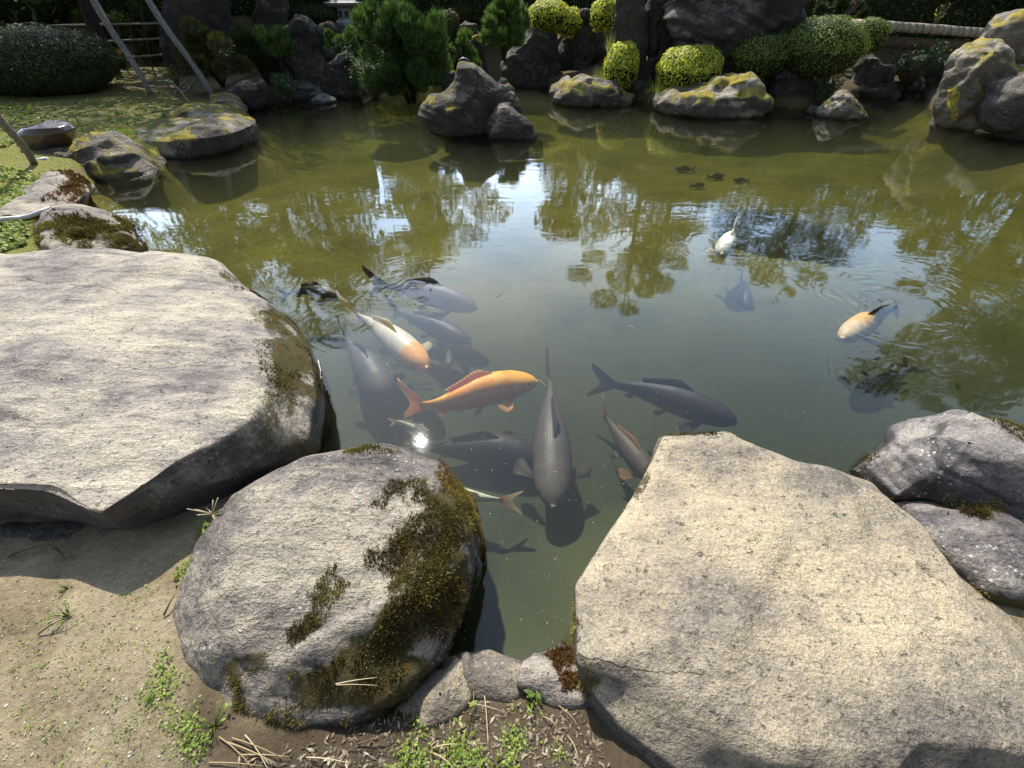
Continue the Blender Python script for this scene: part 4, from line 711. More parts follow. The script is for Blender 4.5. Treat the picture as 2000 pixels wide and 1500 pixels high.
put('crown', np.concatenate(Vs), np.concatenate(Fs), M['pine'], parent=e, smooth=False, attrs={'var': np.concatenate(As)})

fz = 11.2; fa = PY(95, 50, fz); e = empty('bamboo_fence', (fa[0], fz, gz(fa[0], fz)), 'low bamboo rail fence in the shade behind the leaning trunk', 'fence')
for i, (x0, y0, x1, y1) in enumerate([(92, 50, 345, 45), (160, 83, 378, 72), (215, 114, 392, 102)]):
    p0, p1 = PY(x0, y0, fz-.02), PY(x1, y1, fz-.02); V_, F_ = tube(np.linspace(p0, p1, 6), .015, 8); put('rail', V_, F_, M['bamboo'], parent=e)
for x_ in (238, 262, 290, 318, 345):
    p0, p1 = PY(x_-14, 25, fz+.04), PY(x_+8, 135, fz+.04); V_, F_ = tube(np.linspace(p1, p0, 4), .016, 6); put('post', V_, F_, M['beam'], parent=e)
pole('pale pipe lying on the bank behind the prop pole foot', P(-60, 318, .2), P(92, 313, .2), .022, .022, 'pipe', 'pipe', 'pipe')
pole('white pipe lying on the grass behind the left slab', P(-40, 442, .25), P(98, 409, .25), .017, .017, 'pipe', 'pipe', 'pipe')
# stone lantern
lp = PY(684, 75, 12.6); lz = lp[2]; s_ = 12.6/math.cos(PITCH)/F*.66
e = empty('stone_lantern', (lp[0], 12.6, lz-.1), 'grey stone snow lantern with a wide umbrella roof on the far bank', 'lantern')
def lz_(y_): return PY(684, y_, 12.6)[2]
def lw(px_): return abs(PY(684+px_, 30, 12.6)[0]-PY(684, 30, 12.6)[0])
c = (lp[0]+lw(0), 12.6, 0)
V_, F_ = lathe(c, [(lw(2), lz_(78)), (lw(20), lz_(76)), (lw(17), lz_(62)), (lw(16), lz_(52)), (lw(10), lz_(52))], 12); put('leg', V_, F_, M['stone'], parent=e, smooth=False)
V_, F_ = lathe(c, [(lw(14), lz_(52)), (lw(21), lz_(50)), (lw(21), lz_(43)), (lw(17), lz_(38))], 6, .5); put('platform', V_, F_, M['stone'], parent=e, smooth=False)
V_, F_ = lathe(c, [(lw(14), lz_(38)), (lw(13.5), lz_(16))], 6, .5); fb = put('light_box', V_, F_, M['stone'], parent=e, smooth=False)
for k in range(6):
    an = .5+math.pi/3*(k+.5); r = lw(12.3); V_, F_ = box((c[0]+r*math.cos(an), c[1]+r*math.sin(an), (lz_(34)+lz_(21))/2), (.012, lw(9), lz_(21)-lz_(34)), an); put('window', V_, F_, M['beam'], parent=fb, smooth=False)
V_, F_ = lathe(c, [(lw(12), lz_(16)), (lw(34), lz_(10)), (lw(38), lz_(5)), (lw(26), lz_(2)), (lw(12), lz_(-8)), (lw(6), lz_(-12))], 12); put('roof', V_, F_, M['stone'], parent=e, smooth=False)
V_, F_ = lathe(c, [(lw(5), lz_(-12)), (lw(8), lz_(-17)), (lw(6), lz_(-24)), (lw(.6), lz_(-30))], 12); put('finial', V_, F_, M['stone'], parent=e)
# log bridge
YB = 10.6; e = empty('log_bridge', PY(1830, 90, YB), 'small bridge decked with a row of bleached round logs, top right', 'bridge')
n = 18; p0, p1 = PY(1718, 50, YB), PY(1945, 66, YB)
proto = None
for i in range(n):
    t = i/(n-1); q = p0+(p1-p0)*t; r = abs(p1[0]-p0[0])/n*.56
    if proto is None:
        V_, F_ = tube([(0, 0, 0), (0, .45, .008), (0, .9, 0)], r, 12); proto = raw_mesh('log', V_, F_, M['log'])
    o = bpy.data.objects.new('log', proto); SC.collection.objects.link(o); o.parent = e; o.location = tuple(q-np.array(e['_o'])+[0, random.uniform(-.03, .03), 0]); o.rotation_euler = (0, random.uniform(0, 6), random.uniform(-.03, .03))
for dy in (.12, .75):
    a, b_ = p0+[0, dy, -.22], p1+[0, dy, -.22]; V_, F_ = tube(np.linspace(a-[.3, 0, 0], b_+[.15, 0, 0], 5), .10, 10); put('beam', V_, F_, M['barkr'], parent=e)

# ---------------------------------------------------------------- koi
def fish_mat(name, back, side_, head=None, patch=None, tail=None, rough=.48, scale_k=.25):
    b = NB(name); uv = b.n('ShaderNodeTexCoord').outputs['UV']; s = b.n('ShaderNodeSeparateXYZ'); b.L(uv, s.inputs[0]); u, v = s.outputs[0], s.outputs[1]
    n = b.noise(b.coord(), 9, 4, .6); n2 = b.noise(b.coord(), 35, 4, .6)
    col = b.mix(b.ss(b.math('ADD', v, b.math('MULTIPLY', b.math('SUBTRACT', n, .5), .4)), .35, .75), side_, back)      # v: 1 on the back, 0 on the belly
    if patch: col = b.mix(b.ss(n, .47, .53), col, patch)
    if tail: col = b.mix(b.ss(b.math('ADD', u, b.math('MULTIPLY', b.math('SUBTRACT', n, .5), .5)), .34, .46), col, tail)
    if head: col = b.mix(b.ss(b.math('ADD', u, b.math('MULTIPLY', b.math('SUBTRACT', n, .5), .06)), .24, .21), col, head)
    w = b.n('ShaderNodeAttribute', attribute_name='around').outputs['Fac']
    a1 = b.math('SINE', b.math('ADD', b.math('MULTIPLY', u, 210), b.math('MULTIPLY', w, 88))); a2 = b.math('SINE', b.math('SUBTRACT', b.math('MULTIPLY', u, 210), b.math('MULTIPLY', w, 88)))
    sc = b.math('MULTIPLY', b.math('MULTIPLY', a1, a2), b.ss(u, .20, .25)); col = b.mix(b.math('MULTIPLY', b.ss(sc, .1, -.7), scale_k), col, b.mix(.65, col, (.02, .02, .02)))
    col = b.mix(b.math('MULTIPLY', b.ss(n2, .45, .65), .25), col, b.mix(.5, col, (.03, .02, .02)))
    return b.done(b.principled(col, rough, b.bump(sc, .0004), .35))
def fin_mat(name, c0, c1):
    b = NB(name); uv = b.n('ShaderNodeTexCoord').outputs['UV']; s = b.n('ShaderNodeSeparateXYZ'); b.L(uv, s.inputs[0]); st = b.math('SINE', b.math('MULTIPLY', s.outputs[0], 75))
    col = b.mix(s.outputs[1], c0, c1); col = b.mix(b.math('MULTIPLY', b.ss(st, -.2, .8), .22), col, b.mix(.6, col, (.02, .02, .02))); p = b.principled(col, .4, b.bump(st, .001), .4)
    t = b.n('ShaderNodeBsdfTranslucent'); b.L(col, t.inputs[0]); tr = b.n('ShaderNodeBsdfTransparent'); m = b.n('ShaderNodeMixShader'); m.inputs[0].default_value = .4; b.L(p, m.inputs[1]); b.L(t.outputs[0], m.inputs[2])
    m2 = b.n('ShaderNodeMixShader'); b.set(m2.inputs[0], b.math('MULTIPLY', s.outputs[1], .30)); b.L(m.outputs[0], m2.inputs[1]); b.L(tr.outputs[0], m2.inputs[2]); return b.done(m2.outputs[0])
FMt = {
 'orange': (fish_mat('orange_scales', (1., .50, .04), (.95, .26, .03), (1., .44, .03), (1., .36, .02)), fin_mat('orange_fins', (.9, .32, .05), (.95, .55, .22))),
 'white': (fish_mat('cream_scales', (.80, .72, .55), (.78, .68, .50), (.95, .45, .12), None, None, .35, .7), fin_mat('cream_fins', (.85, .65, .25), (.85, .78, .6))),
 'black': (fish_mat('charcoal_scales', (.035, .028, .03), (.018, .016, .022)), fin_mat('charcoal_fins', (.03, .022, .022), (.05, .035, .03))),
 'grey': (fish_mat('slate_scales', (.10, .085, .075), (.06, .055, .05), (.12, .10, .085)), fin_mat('slate_fins', (.09, .075, .06), (.14, .11, .08))),
 'brown': (fish_mat('brown_scales', (.075, .055, .035), (.05, .04, .02)), fin_mat('brown_fins', (.06, .035, .02), (.08, .05, .03))),
 'russet': (fish_mat('russet_grey_scales', (.10, .075, .06), (.07, .055, .04)), fin_mat('russet_fins', (.40, .20, .08), (.55, .32, .16))),
 'pale': (fish_mat('pearl_scales', (.78, .76, .62), (.75, .74, .62), None, None, None, .35, .25), fin_mat('pearl_fins', (.80, .38, .10), (.80, .78, .6))),
 'gold': (fish_mat('gold_and_black_scales', (.75, .42, .06), (.45, .27, .08), (.70, .50, .26), None, (.03, .025, .015)), fin_mat('dusky_fins', (.10, .07, .03), (.25, .18, .09))),
}
def spline(pts, n):
    pts = np.asarray(pts, float); d = np.r_[0, np.cumsum(np.linalg.norm(np.diff(pts, axis=0), axis=1))]; t = np.linspace(0, d[-1], n); q = np.stack([np.interp(t, d, pts[:, i]) for i in range(3)], 1)
    for _ in range(int(n*.9)): q[1:-1] = (q[:-2]+2*q[1:-1]+q[2:])/4
    return q, d[-1]
def fish(label, spine, depth, kind, fat=1., roll=0., dz=0., group=None, pect=True, pecta=1., tailk=1.):
    n = 90; nb = 70; depth = depth+.065
    pts = [P(a, b_, -depth) for a, b_ in spine]; pts = [p+np.array([0, 0, dz*i/(len(pts)-1)]) for i, p in enumerate(pts)]
    S, Ln = spline(pts, n); T = np.gradient(S, axis=0); T = unit(T); up0 = np.tile([0, 0, 1.], (n, 1)); side = unit(np.cross(T, up0)); up = unit(np.cross(side, T)); cr_, sr_ = math.cos(roll), math.sin(roll)
    U = up*cr_+side*sr_; Sd = side*cr_-up*sr_; bm, fm = FMt[kind]; c0 = S[n//3]
    e = empty('koi', c0, label, 'fish', group)
    bi = np.linspace(0, (n-1)*.80, nb); Bs = np.stack([np.interp(bi, np.arange(n), S[:, i]) for i in range(3)], 1); bU = np.stack([np.interp(bi, np.arange(n), U[:, i]) for i in range(3)], 1); bS = np.stack([np.interp(bi, np.arange(n), Sd[:, i]) for i in range(3)], 1)
    s = np.linspace(0, 1, nb)
    hk = [0, .015, .05, .10, .2, .35, .5, .7, .85, .95, 1.]; hh = 1.*np.interp(s, hk, [.10, .26, .46, .62, .84, 1., .96, .68, .40, .29, .30])*Ln*.110*fat; ww = np.interp(s, hk, [.12, .34, .58, .78, .96, 1., .90, .56, .28, .15, .10])*Ln*.090*fat
    for _ in range(3): hh[1:-1] = (hh[:-2]+2*hh[1:-1]+hh[2:])/4; ww[1:-1] = (ww[:-2]+2*ww[1:-1]+ww[2:])/4
    m = 28; th = np.arange(m)/m*2*math.pi; cs, sn = np.cos(th), np.sin(th)
    Vb = Bs[:, None]+bU[:, None]*(hh[:, None]*np.where(sn > 0, sn*.92, sn*1.))[..., None]+bS[:, None]*(ww[:, None]*cs*(1-.12*np.clip(-sn, 0, 1)))[..., None]; Vb = Vb.reshape(-1, 3)
    Fb = [tuple(f) for f in grid_faces(m, nb)]+[tuple(range(m)), tuple(range((nb-1)*m, nb*m))[::-1]]
    uv = np.stack([np.repeat(s, m), np.tile(sn*.5+.5, nb)], 1); put('body', Vb, Fb, bm, parent=e, uv=uv, attrs={'around': np.tile(np.abs(((th-math.pi/2+math.pi) % (2*math.pi))-math.pi)/math.pi, nb)})
    def at(q): return [np.array([np.interp(q*(nb-1), np.arange(nb), A[:, i]) for i in range(3)]) for A in (Bs, bU, bS)]+[np.interp(q, s, hh), np.interp(q, s, ww)]
    def fin(name, ra, rb, da, db, lens, curl=None, nu=14, nv=7):
        V_, uv_ = [], []
        for th_ in (0, 1):
            for i in range(nu):
                u_ = i/(nu-1); r = ra*(1-u_)+rb*u_; d = da*(1-u_)+db*u_; l = np.interp(u_, np.linspace(0, 1, len(lens)), lens)
                nn_ = np.cross(da, rb-ra+1e-6); nn_ = nn_/(np.linalg.norm(nn_)+1e-9)
                for j in range(nv):
                    v_ = j/(nv-1); V_.append(r+d*l*v_+nn_*(.0012*(1-.7*v_)*(1 if th_ else -1))+nn_*l*.10*math.sin(u_*5)*v_+(curl*l*v_*v_ if curl is not None else 0)); uv_.append((u_, v_))
        k = nu*nv; F_ = []
        for i in range(nu-1):
            for j in range(nv-1):
                a_ = i*nv+j; F_ += [(a_, a_+nv, a_+nv+1, a_+1), (k+a_, k+a_+1, k+a_+nv+1, k+a_+nv)]
        for i in range(nu-1): a_ = i*nv+nv-1; F_.append((a_, a_+nv, k+a_+nv, k+a_)); a_ = i*nv; F_.append((a_+nv, a_, k+a_, k+a_+nv))
        for j in range(nv-1): a_ = (nu-1)*nv+j; F_.append((a_, k+a_, k+a_+1, a_+1)); F_.append((j+1, k+j+1, k+j, j))
        put(name, np.array(V_), F_, fm, parent=e, uv=uv_)
    A, B = at(.36), at(.74); D1 = S[-1]-S[-6]; D1 /= np.linalg.norm(D1)
    fl = Ln*.055
    # dorsal follows the back
    qs = np.linspace(.36, .74, 9); V_, uv_ = [], []
    for sgn in (-1, 1):
        for i, q in enumerate(qs):
            c_, u_, s_2, h_, w_ = at(q); tt = (at(min(q+.03, 1))[0]-c_); tt /= np.linalg.norm(tt); l = fl*np.interp(i/8, [0, .15, .5, 1], [.35, 1.15, .8, .55])
            for j in range(4): v_ = j/3; V_.append(c_+u_*(h_*.88+l*v_*.8)+tt*l*v_*.9+s_2*(sgn*.0015*(1-v_*.8)+l*.35*v_)); uv_.append((i/8*.9, v_))
    F_ = []
    for i in range(8):
        for j in range(3): a_ = i*4+j; F_ += [(a_, a_+4, a_+5, a_+1), (36+a_, 36+a_+1, 36+a_+5, 36+a_+4)]
        a_ = i*4+3; F_.append((a_, a_+4, 36+a_+4, 36+a_))
    put('dorsal_fin', np.array(V_), F_, fm, parent=e, uv=uv_)
    c_, u_, s_2, h_, w_ = at(.985); t_ = at(1.)[0]-at(.93)[0]; t_ /= np.linalg.norm(t_); t2 = unit((S[-1]-c_)[None])[0]; tl = Ln*.20*tailk
    fin('tail_fin', c_+u_*h_*.9-t_*.01, c_-u_*h_*.9-t_*.01, t2*.85+u_*.62, t2*.85-u_*.62, [tl, tl*.98, tl*.74, tl*.6, tl*.58, tl*.6, tl*.74, tl*.98, tl], None, 22, 7)
    if pect:
        for sg in (1, -1):
            c_, u_, s_2, h_, w_ = at(.235); t_ = at(.3)[0]-c_; t_ /= np.linalg.norm(t_); r0 = c_+s_2*sg*w_*.86-u_*h_*.5; o_ = s_2*sg*.9*pecta-u_*.25
            fin('pectoral_fin', r0-t_*.010, r0+t_*.012, o_*.95+t_*.35, o_*.55+t_*.85, [Ln*.12, Ln*.15, Ln*.15, Ln*.12], None)
            c_, u_, s_2, h_, w_ = at(.52); t_ = at(.58)[0]-c_; t_ /= np.linalg.norm(t_); r0 = c_+s_2*sg*w_*.6-u_*h_*.75
            fin('pelvic_fin', r0-t_*.008, r0+t_*.010, s_2*sg*.6*pecta-u_*.3+t_*.5, s_2*sg*.35*pecta-u_*.2+t_*.9, [Ln*.07, Ln*.085, Ln*.07], None, 10, 5)
    c_, u_, s_2, h_, w_ = at(.80); t_ = at(.86)[0]-c_; t_ /= np.linalg.norm(t_); r0 = c_-u_*h_*.85; fin('anal_fin', r0-t_*.012, r0+t_*.014, -u_*.8+t_*.5, -u_*.4+t_*.9, [Ln*.06, Ln*.07, Ln*.05], None, 8, 4)
    c_, u_, s_2, h_, w_ = at(.085)
    for sg in (1, -1):
        V_, F_ = lathe((0, 0, 0), [(.0005, -.01), (.006, -.007), (.0085, 0), (.006, .007), (.0005, .01)], 8); V_ = V_*(Ln/.8)*.8+(c_+s_2*sg*w_*.88+u_*h_*.25); put('eye', V_, F_, M['eye'], parent=e)
    c_, u_, s_2, h_, w_ = at(.012); t_ = c_-at(.08)[0]; t_ /= np.linalg.norm(t_)
    for sg in (1, -1):
        p0_ = c_+s_2*sg*w_*.8-u_*h_*.5; V_, F_ = tube([p0_, p0_+s_2*sg*.010-u_*.004+t_*.004, p0_+s_2*sg*.017-u_*.002-t_*.002], [.0024, .0018, .0008], 5); put('barbel', V_, F_, fm, parent=e, uv=np.zeros((len(V_), 2)))
    return e
fish('bright orange koi swimming right in the middle of the school', [(1050, 746), (1000, 748), (940, 764), (880, 785), (825, 797), (768, 778)], .05, 'orange', 1.06, roll=.25)
fish('cream koi with orange head and net-like scales, tail near the surface', [(834, 720), (808, 698), (765, 662), (730, 638), (695, 617), (664, 602)], .045, 'white', 1.05, roll=-.1, dz=.02)
fish('large charcoal black koi swimming right toward the tan slab', [(1440, 826), (1385, 803), (1310, 777), (1240, 757), (1190, 750), (1135, 742)], .07, 'black', 1.0, roll=.1)
fish('large slate grey koi seen from above, heading down toward the viewer', [(1081, 992), (1080, 940), (1078, 870), (1074, 810), (1076, 760), (1066, 700)], .10, 'grey', 1.02)
fish('russet grey koi with orange side fins, slipping under the tan slab', [(1290, 950), (1255, 910), (1225, 872), (1200, 840), (1183, 815), (1170, 785)], .12, 'russet', 1.05)
fish('pearly koi with orange tail root, half hidden by the mossy boulder', [(800, 945), (860, 960), (910, 968), (960, 974), (985, 978), (1030, 982)], .14, 'pale', .85, tailk=1.15)
fish('big dim dark koi lying deep just right of the sun glint', [(1060, 905), (1020, 885), (960, 878), (890, 878), (840, 875), (770, 862)], .24, 'black', 1.2)
fish('blue-grey koi whose dark brown tail breaks the surface', [(932, 602), (890, 590), (845, 581), (800, 574), (760, 568), (705, 562)], .06, 'brown', .95, dz=.055)
fish('blue-grey koi just below the one breaking the surface', [(918, 668), (880, 652), (840, 636), (805, 622), (780, 612), (750, 596)], .11, 'black', .95)
fish('dusky brown koi at the left near the mossy slab edge', [(668, 580), (635, 572), (605, 566), (580, 568), (560, 574), (530, 580)], .07, 'brown', .95)
fish('large hazy grey koi hanging below the cream koi, left side', [(752, 776), (738, 745), (715, 712), (695, 690), (680, 668), (665, 640)], .13, 'grey', 1.35)
fish('tiny pale koi hovering under the blue-grey pair', [(877, 715), (878, 703), (877, 692), (876, 682), (874, 674)], .14, 'grey', 1.3)
fish('small white koi alone out in the pond, pointing toward the viewer', [(1410, 497), (1416, 482), (1424, 467), (1430, 456), (1435, 440)], .0, 'pale', 1.25)
fish('gold headed koi with black rear half, far right', [(1645, 662), (1668, 645), (1695, 628), (1722, 612), (1745, 602), (1772, 586)], .02, 'gold', .98, roll=-.1)
fish('shadowy deep koi in the blue sky reflection right of centre', [(1460, 600), (1455, 585), (1452, 570), (1448, 555), (1444, 540)], .33, 'black', 1.2, pect=False)
fish('faint small silver koi beside the sun glint', [(835, 842), (815, 836), (795, 828), (775, 822), (752, 826)], .17, 'pale', .9)
for i, (x_, y_, s_) in enumerate([(1340, 330, 22), (1395, 345, -20), (1450, 352, 18), (1360, 362, -16)]):
    fish(['leftmost','middle upper','rightmost','lowest'][i]+' of the four small koi added to stand for fish shadows, distant cluster', [(x_-s_, y_-2), (x_-s_/2, y_-1), (x_, y_), (x_+s_/2, y_+1), (x_+s_, y_+1)], .31, 'brown', 1.1, group='distant fish shadow stand-ins')  # koi bodies added to stand for dark fish shadows in the water

# ---------------------------------------------------------------- litter, weeds, pebbles
def near_bank(poly, n, zoff=0.):
    r = []; xs_, ys_ = [p[0] for p in poly], [p[1] for p in poly]
    while len(r) < n:
        a, b_ = random.uniform(min(xs_), max(xs_)), random.uniform(min(ys_), max(ys_))
        if inpoly(np.array([a]), np.array([b_]), poly)[0]: r.append(P(a, b_, .2))
    r = np.array(r); r[:, 2] = gz(r[:, 0], r[:, 1])+zoff; return r
def weeds(label, poly, n, size=.008, per=7, h=.018, mat='weed', name='ground_weeds', thr=-.15):
    c = near_bank(poly, n); k = fbm(c, 7, 2, 77)*.6+fbm(c, 28, 3, 78)*.7; c = c[k > thr] if (k > thr).sum() > 5 else c; C = np.repeat(c, per, 0); C = C+np.c_[RNG.normal(0, .011, (len(C), 2)), RNG.uniform(.003, h, len(C))]
    V_, F_, v_ = leaves(C, np.tile([0, 0, 1.], (len(C), 1)), size, .62, .45, RNG, .1); o = put(name, V_, F_, M[mat], smooth=False, attrs={'var': v_}); tag(o, label, 'weeds', kind='stuff'); return o
weeds('patch of small lime green clover weeds on dark soil at the bottom centre', [(760, 1500), (780, 1400), (900, 1380), (1120, 1370), (1200, 1560), (740, 1560)], 1500, .0042, 6, .014, thr=.08)
weeds('creeping weeds along the left foot of the mossy boulder', [(290, 1360), (330, 1240), (345, 1260), (380, 1370), (440, 1450), (400, 1500), (360, 1450)], 150, .004, 5, .012)
weeds('bright low weeds in the cleft between left slab and mossy boulder', [(345, 1150), (385, 1050), (430, 980), (455, 975), (400, 1070), (365, 1140)], 150, .006, h=.02)
weeds('grassy weeds on the sunny left bank beside the white pipe', [(-30, 500), (-30, 330), (60, 335), (90, 345), (30, 400), (60, 420), (55, 480)], 420, .016, 7, .03)
weeds('sparse weeds on the shaded left bank lawn', [(0, 300), (0, 220), (230, 210), (400, 200), (290, 240), (230, 280), (140, 290)], 500, .02, 6, .04)
weeds('sparse tiny weeds dotted over the bare earth path', [(-100, 1500), (-100, 1120), (180, 1170), (330, 1130), (330, 1300), (420, 1500)], 130, .0035, 5, .01, thr=-.9)
def twig(label, a, b_, r, mat='straw', name='twig', sag=0., cat='twig', group=None, z=None):
    p0, p1 = a, b_; t = np.linspace(0, 1, 7)[:, None]; q = p0+(p1-p0)*t+np.array([0, 0, 1.])*sag*np.sin(t*math.pi)+(np.array([.3, .2, 0]))*r*4*np.sin(t*4); V_, F_ = tube(q, np.linspace(r, r*.4, 7), 6)
    o = put(name, V_, F_, M[mat], attrs={'var': np.full(len(V_), random.uniform(.2, .9))}); tag(o, label, cat, group); return o
def gp(x_, y_, dz=.006): p = P(x_, y_, .2); p = P(x_, y_, gz(p[0], p[1])); p[2] = gz(p[0], p[1])+dz; return p
nl = ['nearly upright', 'longest', 'upper slanting', 'flat lower', 'bottom left', 'steepest right-hand']
for k, (x0, y0, x1, y1) in enumerate([(430, 1440, 500, 1500), (445, 1450, 545, 1492), (455, 1442, 560, 1482), (470, 1475, 570, 1478), (410, 1490, 520, 1496), (480, 1436, 530, 1505)]):
    twig(nl[k]+' tan needle in the fan of dry needles below the mossy boulder', gp(x0, y0), gp(x1, y1, .012), .0016, name='pine_needle', cat='needle', group='fan of fallen pine needles')
for lb, x0, y0, x1, y1, r, mt in [('fine dry stalk crossing the upper clover patch', 900, 1372, 985, 1392, .0013, 'straw'), ('dry stalk leaning out of the soil toward the right slab', 1085, 1375, 1130, 1420, .0014, 'straw'), ('thin brown stick on the soil left of the clover', 700, 1455, 765, 1440, .002, 'barkr'), ('straight straw on the soil at the bottom edge right of the needle fan', 600, 1480, 690, 1492, .0015, 'straw'), ('long straw stem standing in the soil left of the buff stone', 805, 1322, 775, 1400, .0016, 'straw'), ('second straw stem close to the buff stone', 800, 1325, 800, 1400, .0014, 'straw'),
    ('bent dry straw lying across the clover patch', 845, 1462, 900, 1455, .002, 'straw'), ('thin straw at the bottom of the clover patch', 840, 1470, 890, 1500, .0022, 'straw'), ('upright dead stem in the middle of the clover patch', 945, 1350, 955, 1460, .0014, 'straw'),
    ('dead grass stem beside the small yellowish stone', 925, 1325, 925, 1400, .0014, 'straw'), ('dark twig lying by the left foot of the mossy boulder', 322, 1203, 352, 1165, .003, 'barkr'), ('curved dry stalk in the shadow of the left slab', 20, 1090, 115, 1068, .003, 'barkr'),
    ('short twig in the slab shadow right of the curved stalk', 105, 1070, 140, 1098, .0025, 'barkr'), ('little dark root beside the weed sprig on the bare earth', 78, 1240, 160, 1205, .0022, 'barkr'), ('straw bit on the dark soil right of the clover', 1060, 1400, 1090, 1425, .0018, 'straw'), ('pale straw near the lower right clover', 1110, 1440, 1130, 1490, .0018, 'straw')]:
    twig(lb, gp(x0, y0), gp(x1, y1, .02), r, mt, sag=.01)
zt = .34
twig('pale double pine needle lying on the moss of the rounded boulder, upper one', P(655, 1336, .335), P(738, 1322, .335), .0014, name='pine_needle', cat='needle'); twig('lower pale pine needle on the moss of the rounded boulder', P(657, 1338, .335), P(740, 1338, .33), .0014, name='pine_needle', cat='needle')
# driftwood-like roots on the left bank
for lb, x0, y0, x1, y1 in [('bare forked branch lying on the left bank below the prop pole', 325, 160, 375, 200), ('crooked dry branch near the foot of the long pole', 340, 180, 385, 150), ('pale branch stub beside the long pole', 365, 175, 395, 148)]:
    a, b_ = P(x0, y0, .3), P(x1, y1, .32); a[2] = gz(a[0], a[1])+.05; b_[2] = gz(b_[0], b_[1])+.08; twig(lb, a, b_, .02, 'pole', sag=.05, name='branch', cat='branch')
# small weed sprigs and plants as things
def sprig(label, x_, y_, n=9, ls=.014, h=.04, mat='weed', z=None, spread=.02, name='weed_sprig'):
    c = gp(x_, y_, 0) if z is None else P(x_, y_, z); ang = RNG.uniform(0, 6.28, n); tips = c+np.c_[np.cos(ang)*spread*RNG.uniform(.3, 1.2, n), np.sin(ang)*spread*RNG.uniform(.3, 1.2, n), h*RNG.uniform(.3, 1, n)]
    e = empty(name, c, label, 'plant'); V_, F_ = join([tube(np.array([c, (c+t)/2+[0, 0, .006], t]), [.0012, .001, .0007], 4) for t in tips]); put('stem', V_, F_, M['weed'], parent=e, attrs={'var': np.full(len(V_), .3)})
    V_, F_, v_ = leaves(tips, unit(tips-c)*.3+[0, 0, 1.], ls*.75, .45, .2, RNG, .1); 
    for i in range(n): put('leaf', V_[4*i:4*i+4], F_[:1], M[mat], parent=e, smooth=False, attrs={'var': v_[4*i:4*i+4]})
    return e
sprig('small green weed sprig on the bare earth, left foreground', 135, 1205, 12, .012, .035, spread=.028)
sprig('tiny two-leaf seedling on the bare earth near the boulder', 300, 1362, 4, .014, .02, spread=.012)
sprig('broad-leaved seedling behind the clover patch', 920, 1410, 6, .018, .035, spread=.03)
sprig('taller seedling with round leaves right of centre in the clover', 1030, 1370, 8, .016, .05, spread=.028)
sprig('leafy weed in the shaded cleft beside the mossy boulder', 425, 1030, 12, .018, .06, spread=.04)
sprig('spiky grass weed at the lower left foot of the mossy boulder', 420, 1420, 16, .009, .035, spread=.05)
sprig('yellowish weed below the slab shadow on the earth', 132, 1150, 7, .008, .02, spread=.02)
c = P(420, 1010, .25); e = empty('dried_grass_head', c, 'pale dried grass seed head in front of the dark slab shadow', 'plant'); tips = [c+np.array([math.cos(a)*.05, math.sin(a)*.03, .05+.03*math.sin(a*2)]) for a in np.arange(9)*.75]
V_, F_ = join([tube(np.array([c+[.02, 0, -.12], c, c+[0, 0, .03]]), .0015, 4)]); put('stem', V_, F_, M['straw'], parent=e, attrs={'var': np.full(len(V_), .7)})
V_, F_ = join([tube(np.array([c+[0, 0, .02], t]), .0018, 4) for t in tips]); put('seed_spike', V_, F_, M['straw'], parent=e, attrs={'var': np.full(len(V_), .95)})
# pebbles and crumbs
def pebbles(label, poly, n, r0, r1, mat, name):
    c = near_bank(poly, n); t = (1+5**.5)/2; I = unit(np.array([[-1, t, 0], [1, t, 0], [-1, -t, 0], [1, -t, 0], [0, -1, t], [0, 1, t], [0, -1, -t], [0, 1, -t], [t, 0, -1], [t, 0, 1], [-t, 0, -1], [-t, 0, 1]]))
    IF = np.array([[0, 11, 5], [0, 5, 1], [0, 1, 7], [0, 7, 10], [0, 10, 11], [1, 5, 9], [5, 11, 4], [11, 10, 2], [10, 7, 6], [7, 1, 8], [3, 9, 4], [3, 4, 2], [3, 2, 6], [3, 6, 8], [3, 8, 9], [4, 9, 5], [2, 4, 11], [6, 2, 10], [8, 6, 7], [9, 8, 1]])
    r = RNG.uniform(0, 1, len(c))**3*(r1-r0)+r0; V_ = (c[:, None]+I[None]*r[:, None, None]*RNG.uniform(.6, 1.3, (len(c), 1, 3))*[1, 1, .6]).reshape(-1, 3); F_ = (IF[None]+12*np.arange(len(c))[:, None, None]).reshape(-1, 3)
    o = put(name, V_, F_, M[mat], smooth=True, attrs={'moss': np.zeros(len(V_)), 'var': np.repeat(RNG.uniform(0, 1, len(c)), 12)}); tag(o, label, 'gravel', kind='stuff')
pebbles('scattered grit and crumbs on the bare earth path', [(-100, 1500), (-100, 1080), (180, 1120), (340, 1080), (340, 1300), (420, 1500)], 1700, .001, .0045, 'grit', 'gravel')
pebbles('small crumbs of soil and grit around the clover', [(540, 1500), (760, 1400), (1120, 1360), (1200, 1500)], 1400, .0015, .007, 'soil', 'gravel')
def leaflitter(label, poly, n, ls, mat, name='leaf_litter'):
    c = near_bank(poly, n, .004); V_, F_, v_ = leaves(c, np.tile([0, 0, 1.], (n, 1)), ls, .3, .3, RNG, .05); o = put(name, V_, F_, M[mat], smooth=False, attrs={'var': v_}); tag(o, label, 'litter', kind='stuff')
leaflitter('bits of dry leaf and straw scattered over the earth path', [(-100, 1500), (-100, 1080), (180, 1130), (340, 1100), (340, 1300), (420, 1500)], 160, .0045, 'litter')
leaflitter('dry needles and stalk bits on the soil around the clover', [(420, 1500), (640, 1440), (790, 1370), (1120, 1350), (1200, 1500)], 420, .009, 'litter')
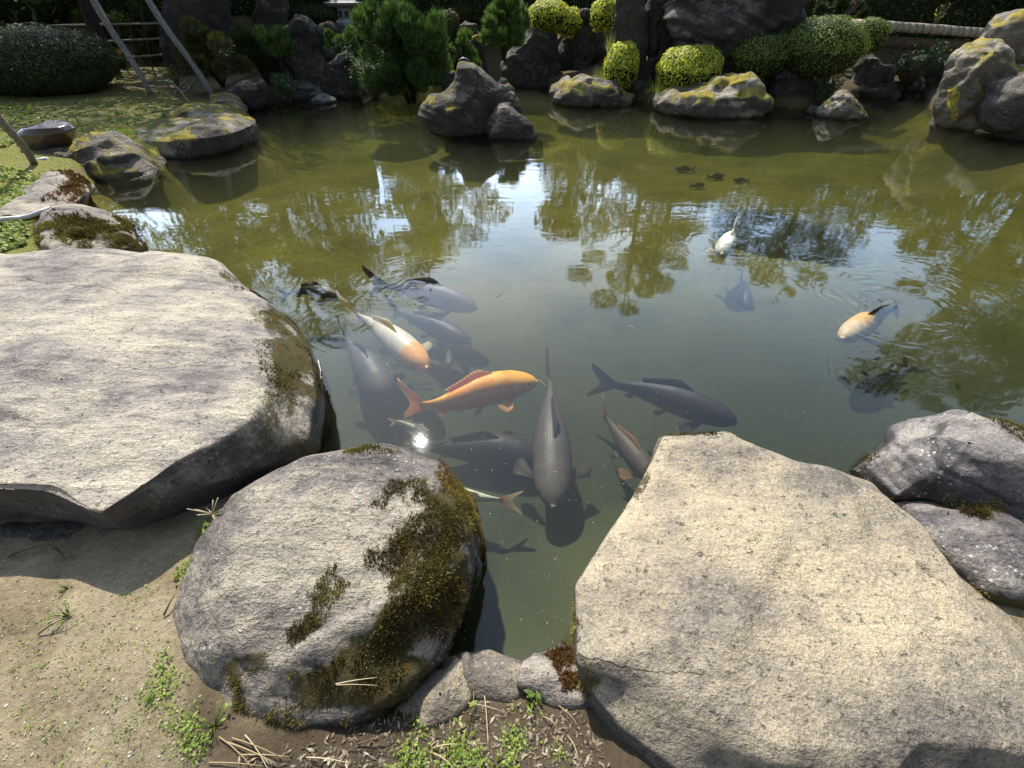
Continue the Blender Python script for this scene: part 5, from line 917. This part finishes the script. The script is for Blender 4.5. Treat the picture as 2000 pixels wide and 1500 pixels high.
# floating specks and needles
n = 520; pp = []
while len(pp) < n:
    a, b_ = random.uniform(640, 1700), random.uniform(420, 1280)
    q = P(a, b_, .0015)
    if inpoly(np.array([q[0]]), np.array([q[1]]), SHORE)[0]: pp.append(q)
pp = np.array(pp); V_, F_, v_ = leaves(pp, np.tile([0, 0, 1.], (n, 1)), .0026, .5, .02, RNG); o = put('floating_specks', V_, F_, M['straw'], smooth=False, attrs={'var': v_}); tag(o, 'tiny pale specks of pollen and dust floating on the pond', 'debris', kind='stuff')
for lb, x0, y0, x1, y1 in [('short pale needle floating in the open water right of centre', 1392, 645, 1413, 657), ('bit of pale stalk floating before the orange koi nose', 1053, 742, 1068, 756), ('pale leaf fragment floating by the left slab edge', 525, 563, 535, 550), ('small dry flake floating below the mirrored pine', 1228, 636, 1243, 644), ('thin sliver floating near the blue-grey koi', 970, 580, 985, 572)]:
    twig(lb, P(x0, y0, .002), P(x1, y1, .002), .0022, 'straw', name='floating_needle', cat='needle')
c = P(1012, 1302, .012); V_, F_, v_ = leaves(c+RNG.normal(0, .008, (60, 3))*[1, 1, .5], RNG.normal(0, 1, (60, 3)), .007, .5, .5, RNG); o = put('white_fluff', V_, F_, M['white'], smooth=False); tag(o, 'scrap of white fluff at the pond rim between the small stones', 'debris')
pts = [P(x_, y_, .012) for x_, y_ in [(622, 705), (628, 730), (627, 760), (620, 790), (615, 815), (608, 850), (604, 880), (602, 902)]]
q, _ = spline(pts, 40); q += .002*np.random.default_rng(4).normal(0, 1, q.shape); V_, F_ = tube(q, .0028, 6); o = put('streak', V_, F_, M['streak'], origin=q[0]); tag(o, 'thin white streak along the waterline of the left slab', 'streak')  # thin pale tube laid along the slab's waterline
# dark bird perched on the island rock
bp = PY(905, 125, P(900, 262)[1]+.45); e = empty('bird', bp, 'small dark bird perched on the tip of the island rock', 'bird')
V_, F_ = tube([bp+[-.07, 0, .015], bp+[-.05, 0, .03], bp+[0, 0, .045], bp+[.05, 0, .035], bp+[.10, 0, .01], bp+[.15, 0, -.01]], [.008, .026, .036, .03, .014, .006], 10); put('body', V_, F_, M['feather'], parent=e)
V_, F_ = tube([bp+[-.085, 0, .012], bp+[-.068, 0, .016]], [.001, .006], 6); put('beak', V_, F_, M['feather'], parent=e)
for o in bpy.data.objects:
    if '_o' in o: del o['_o']
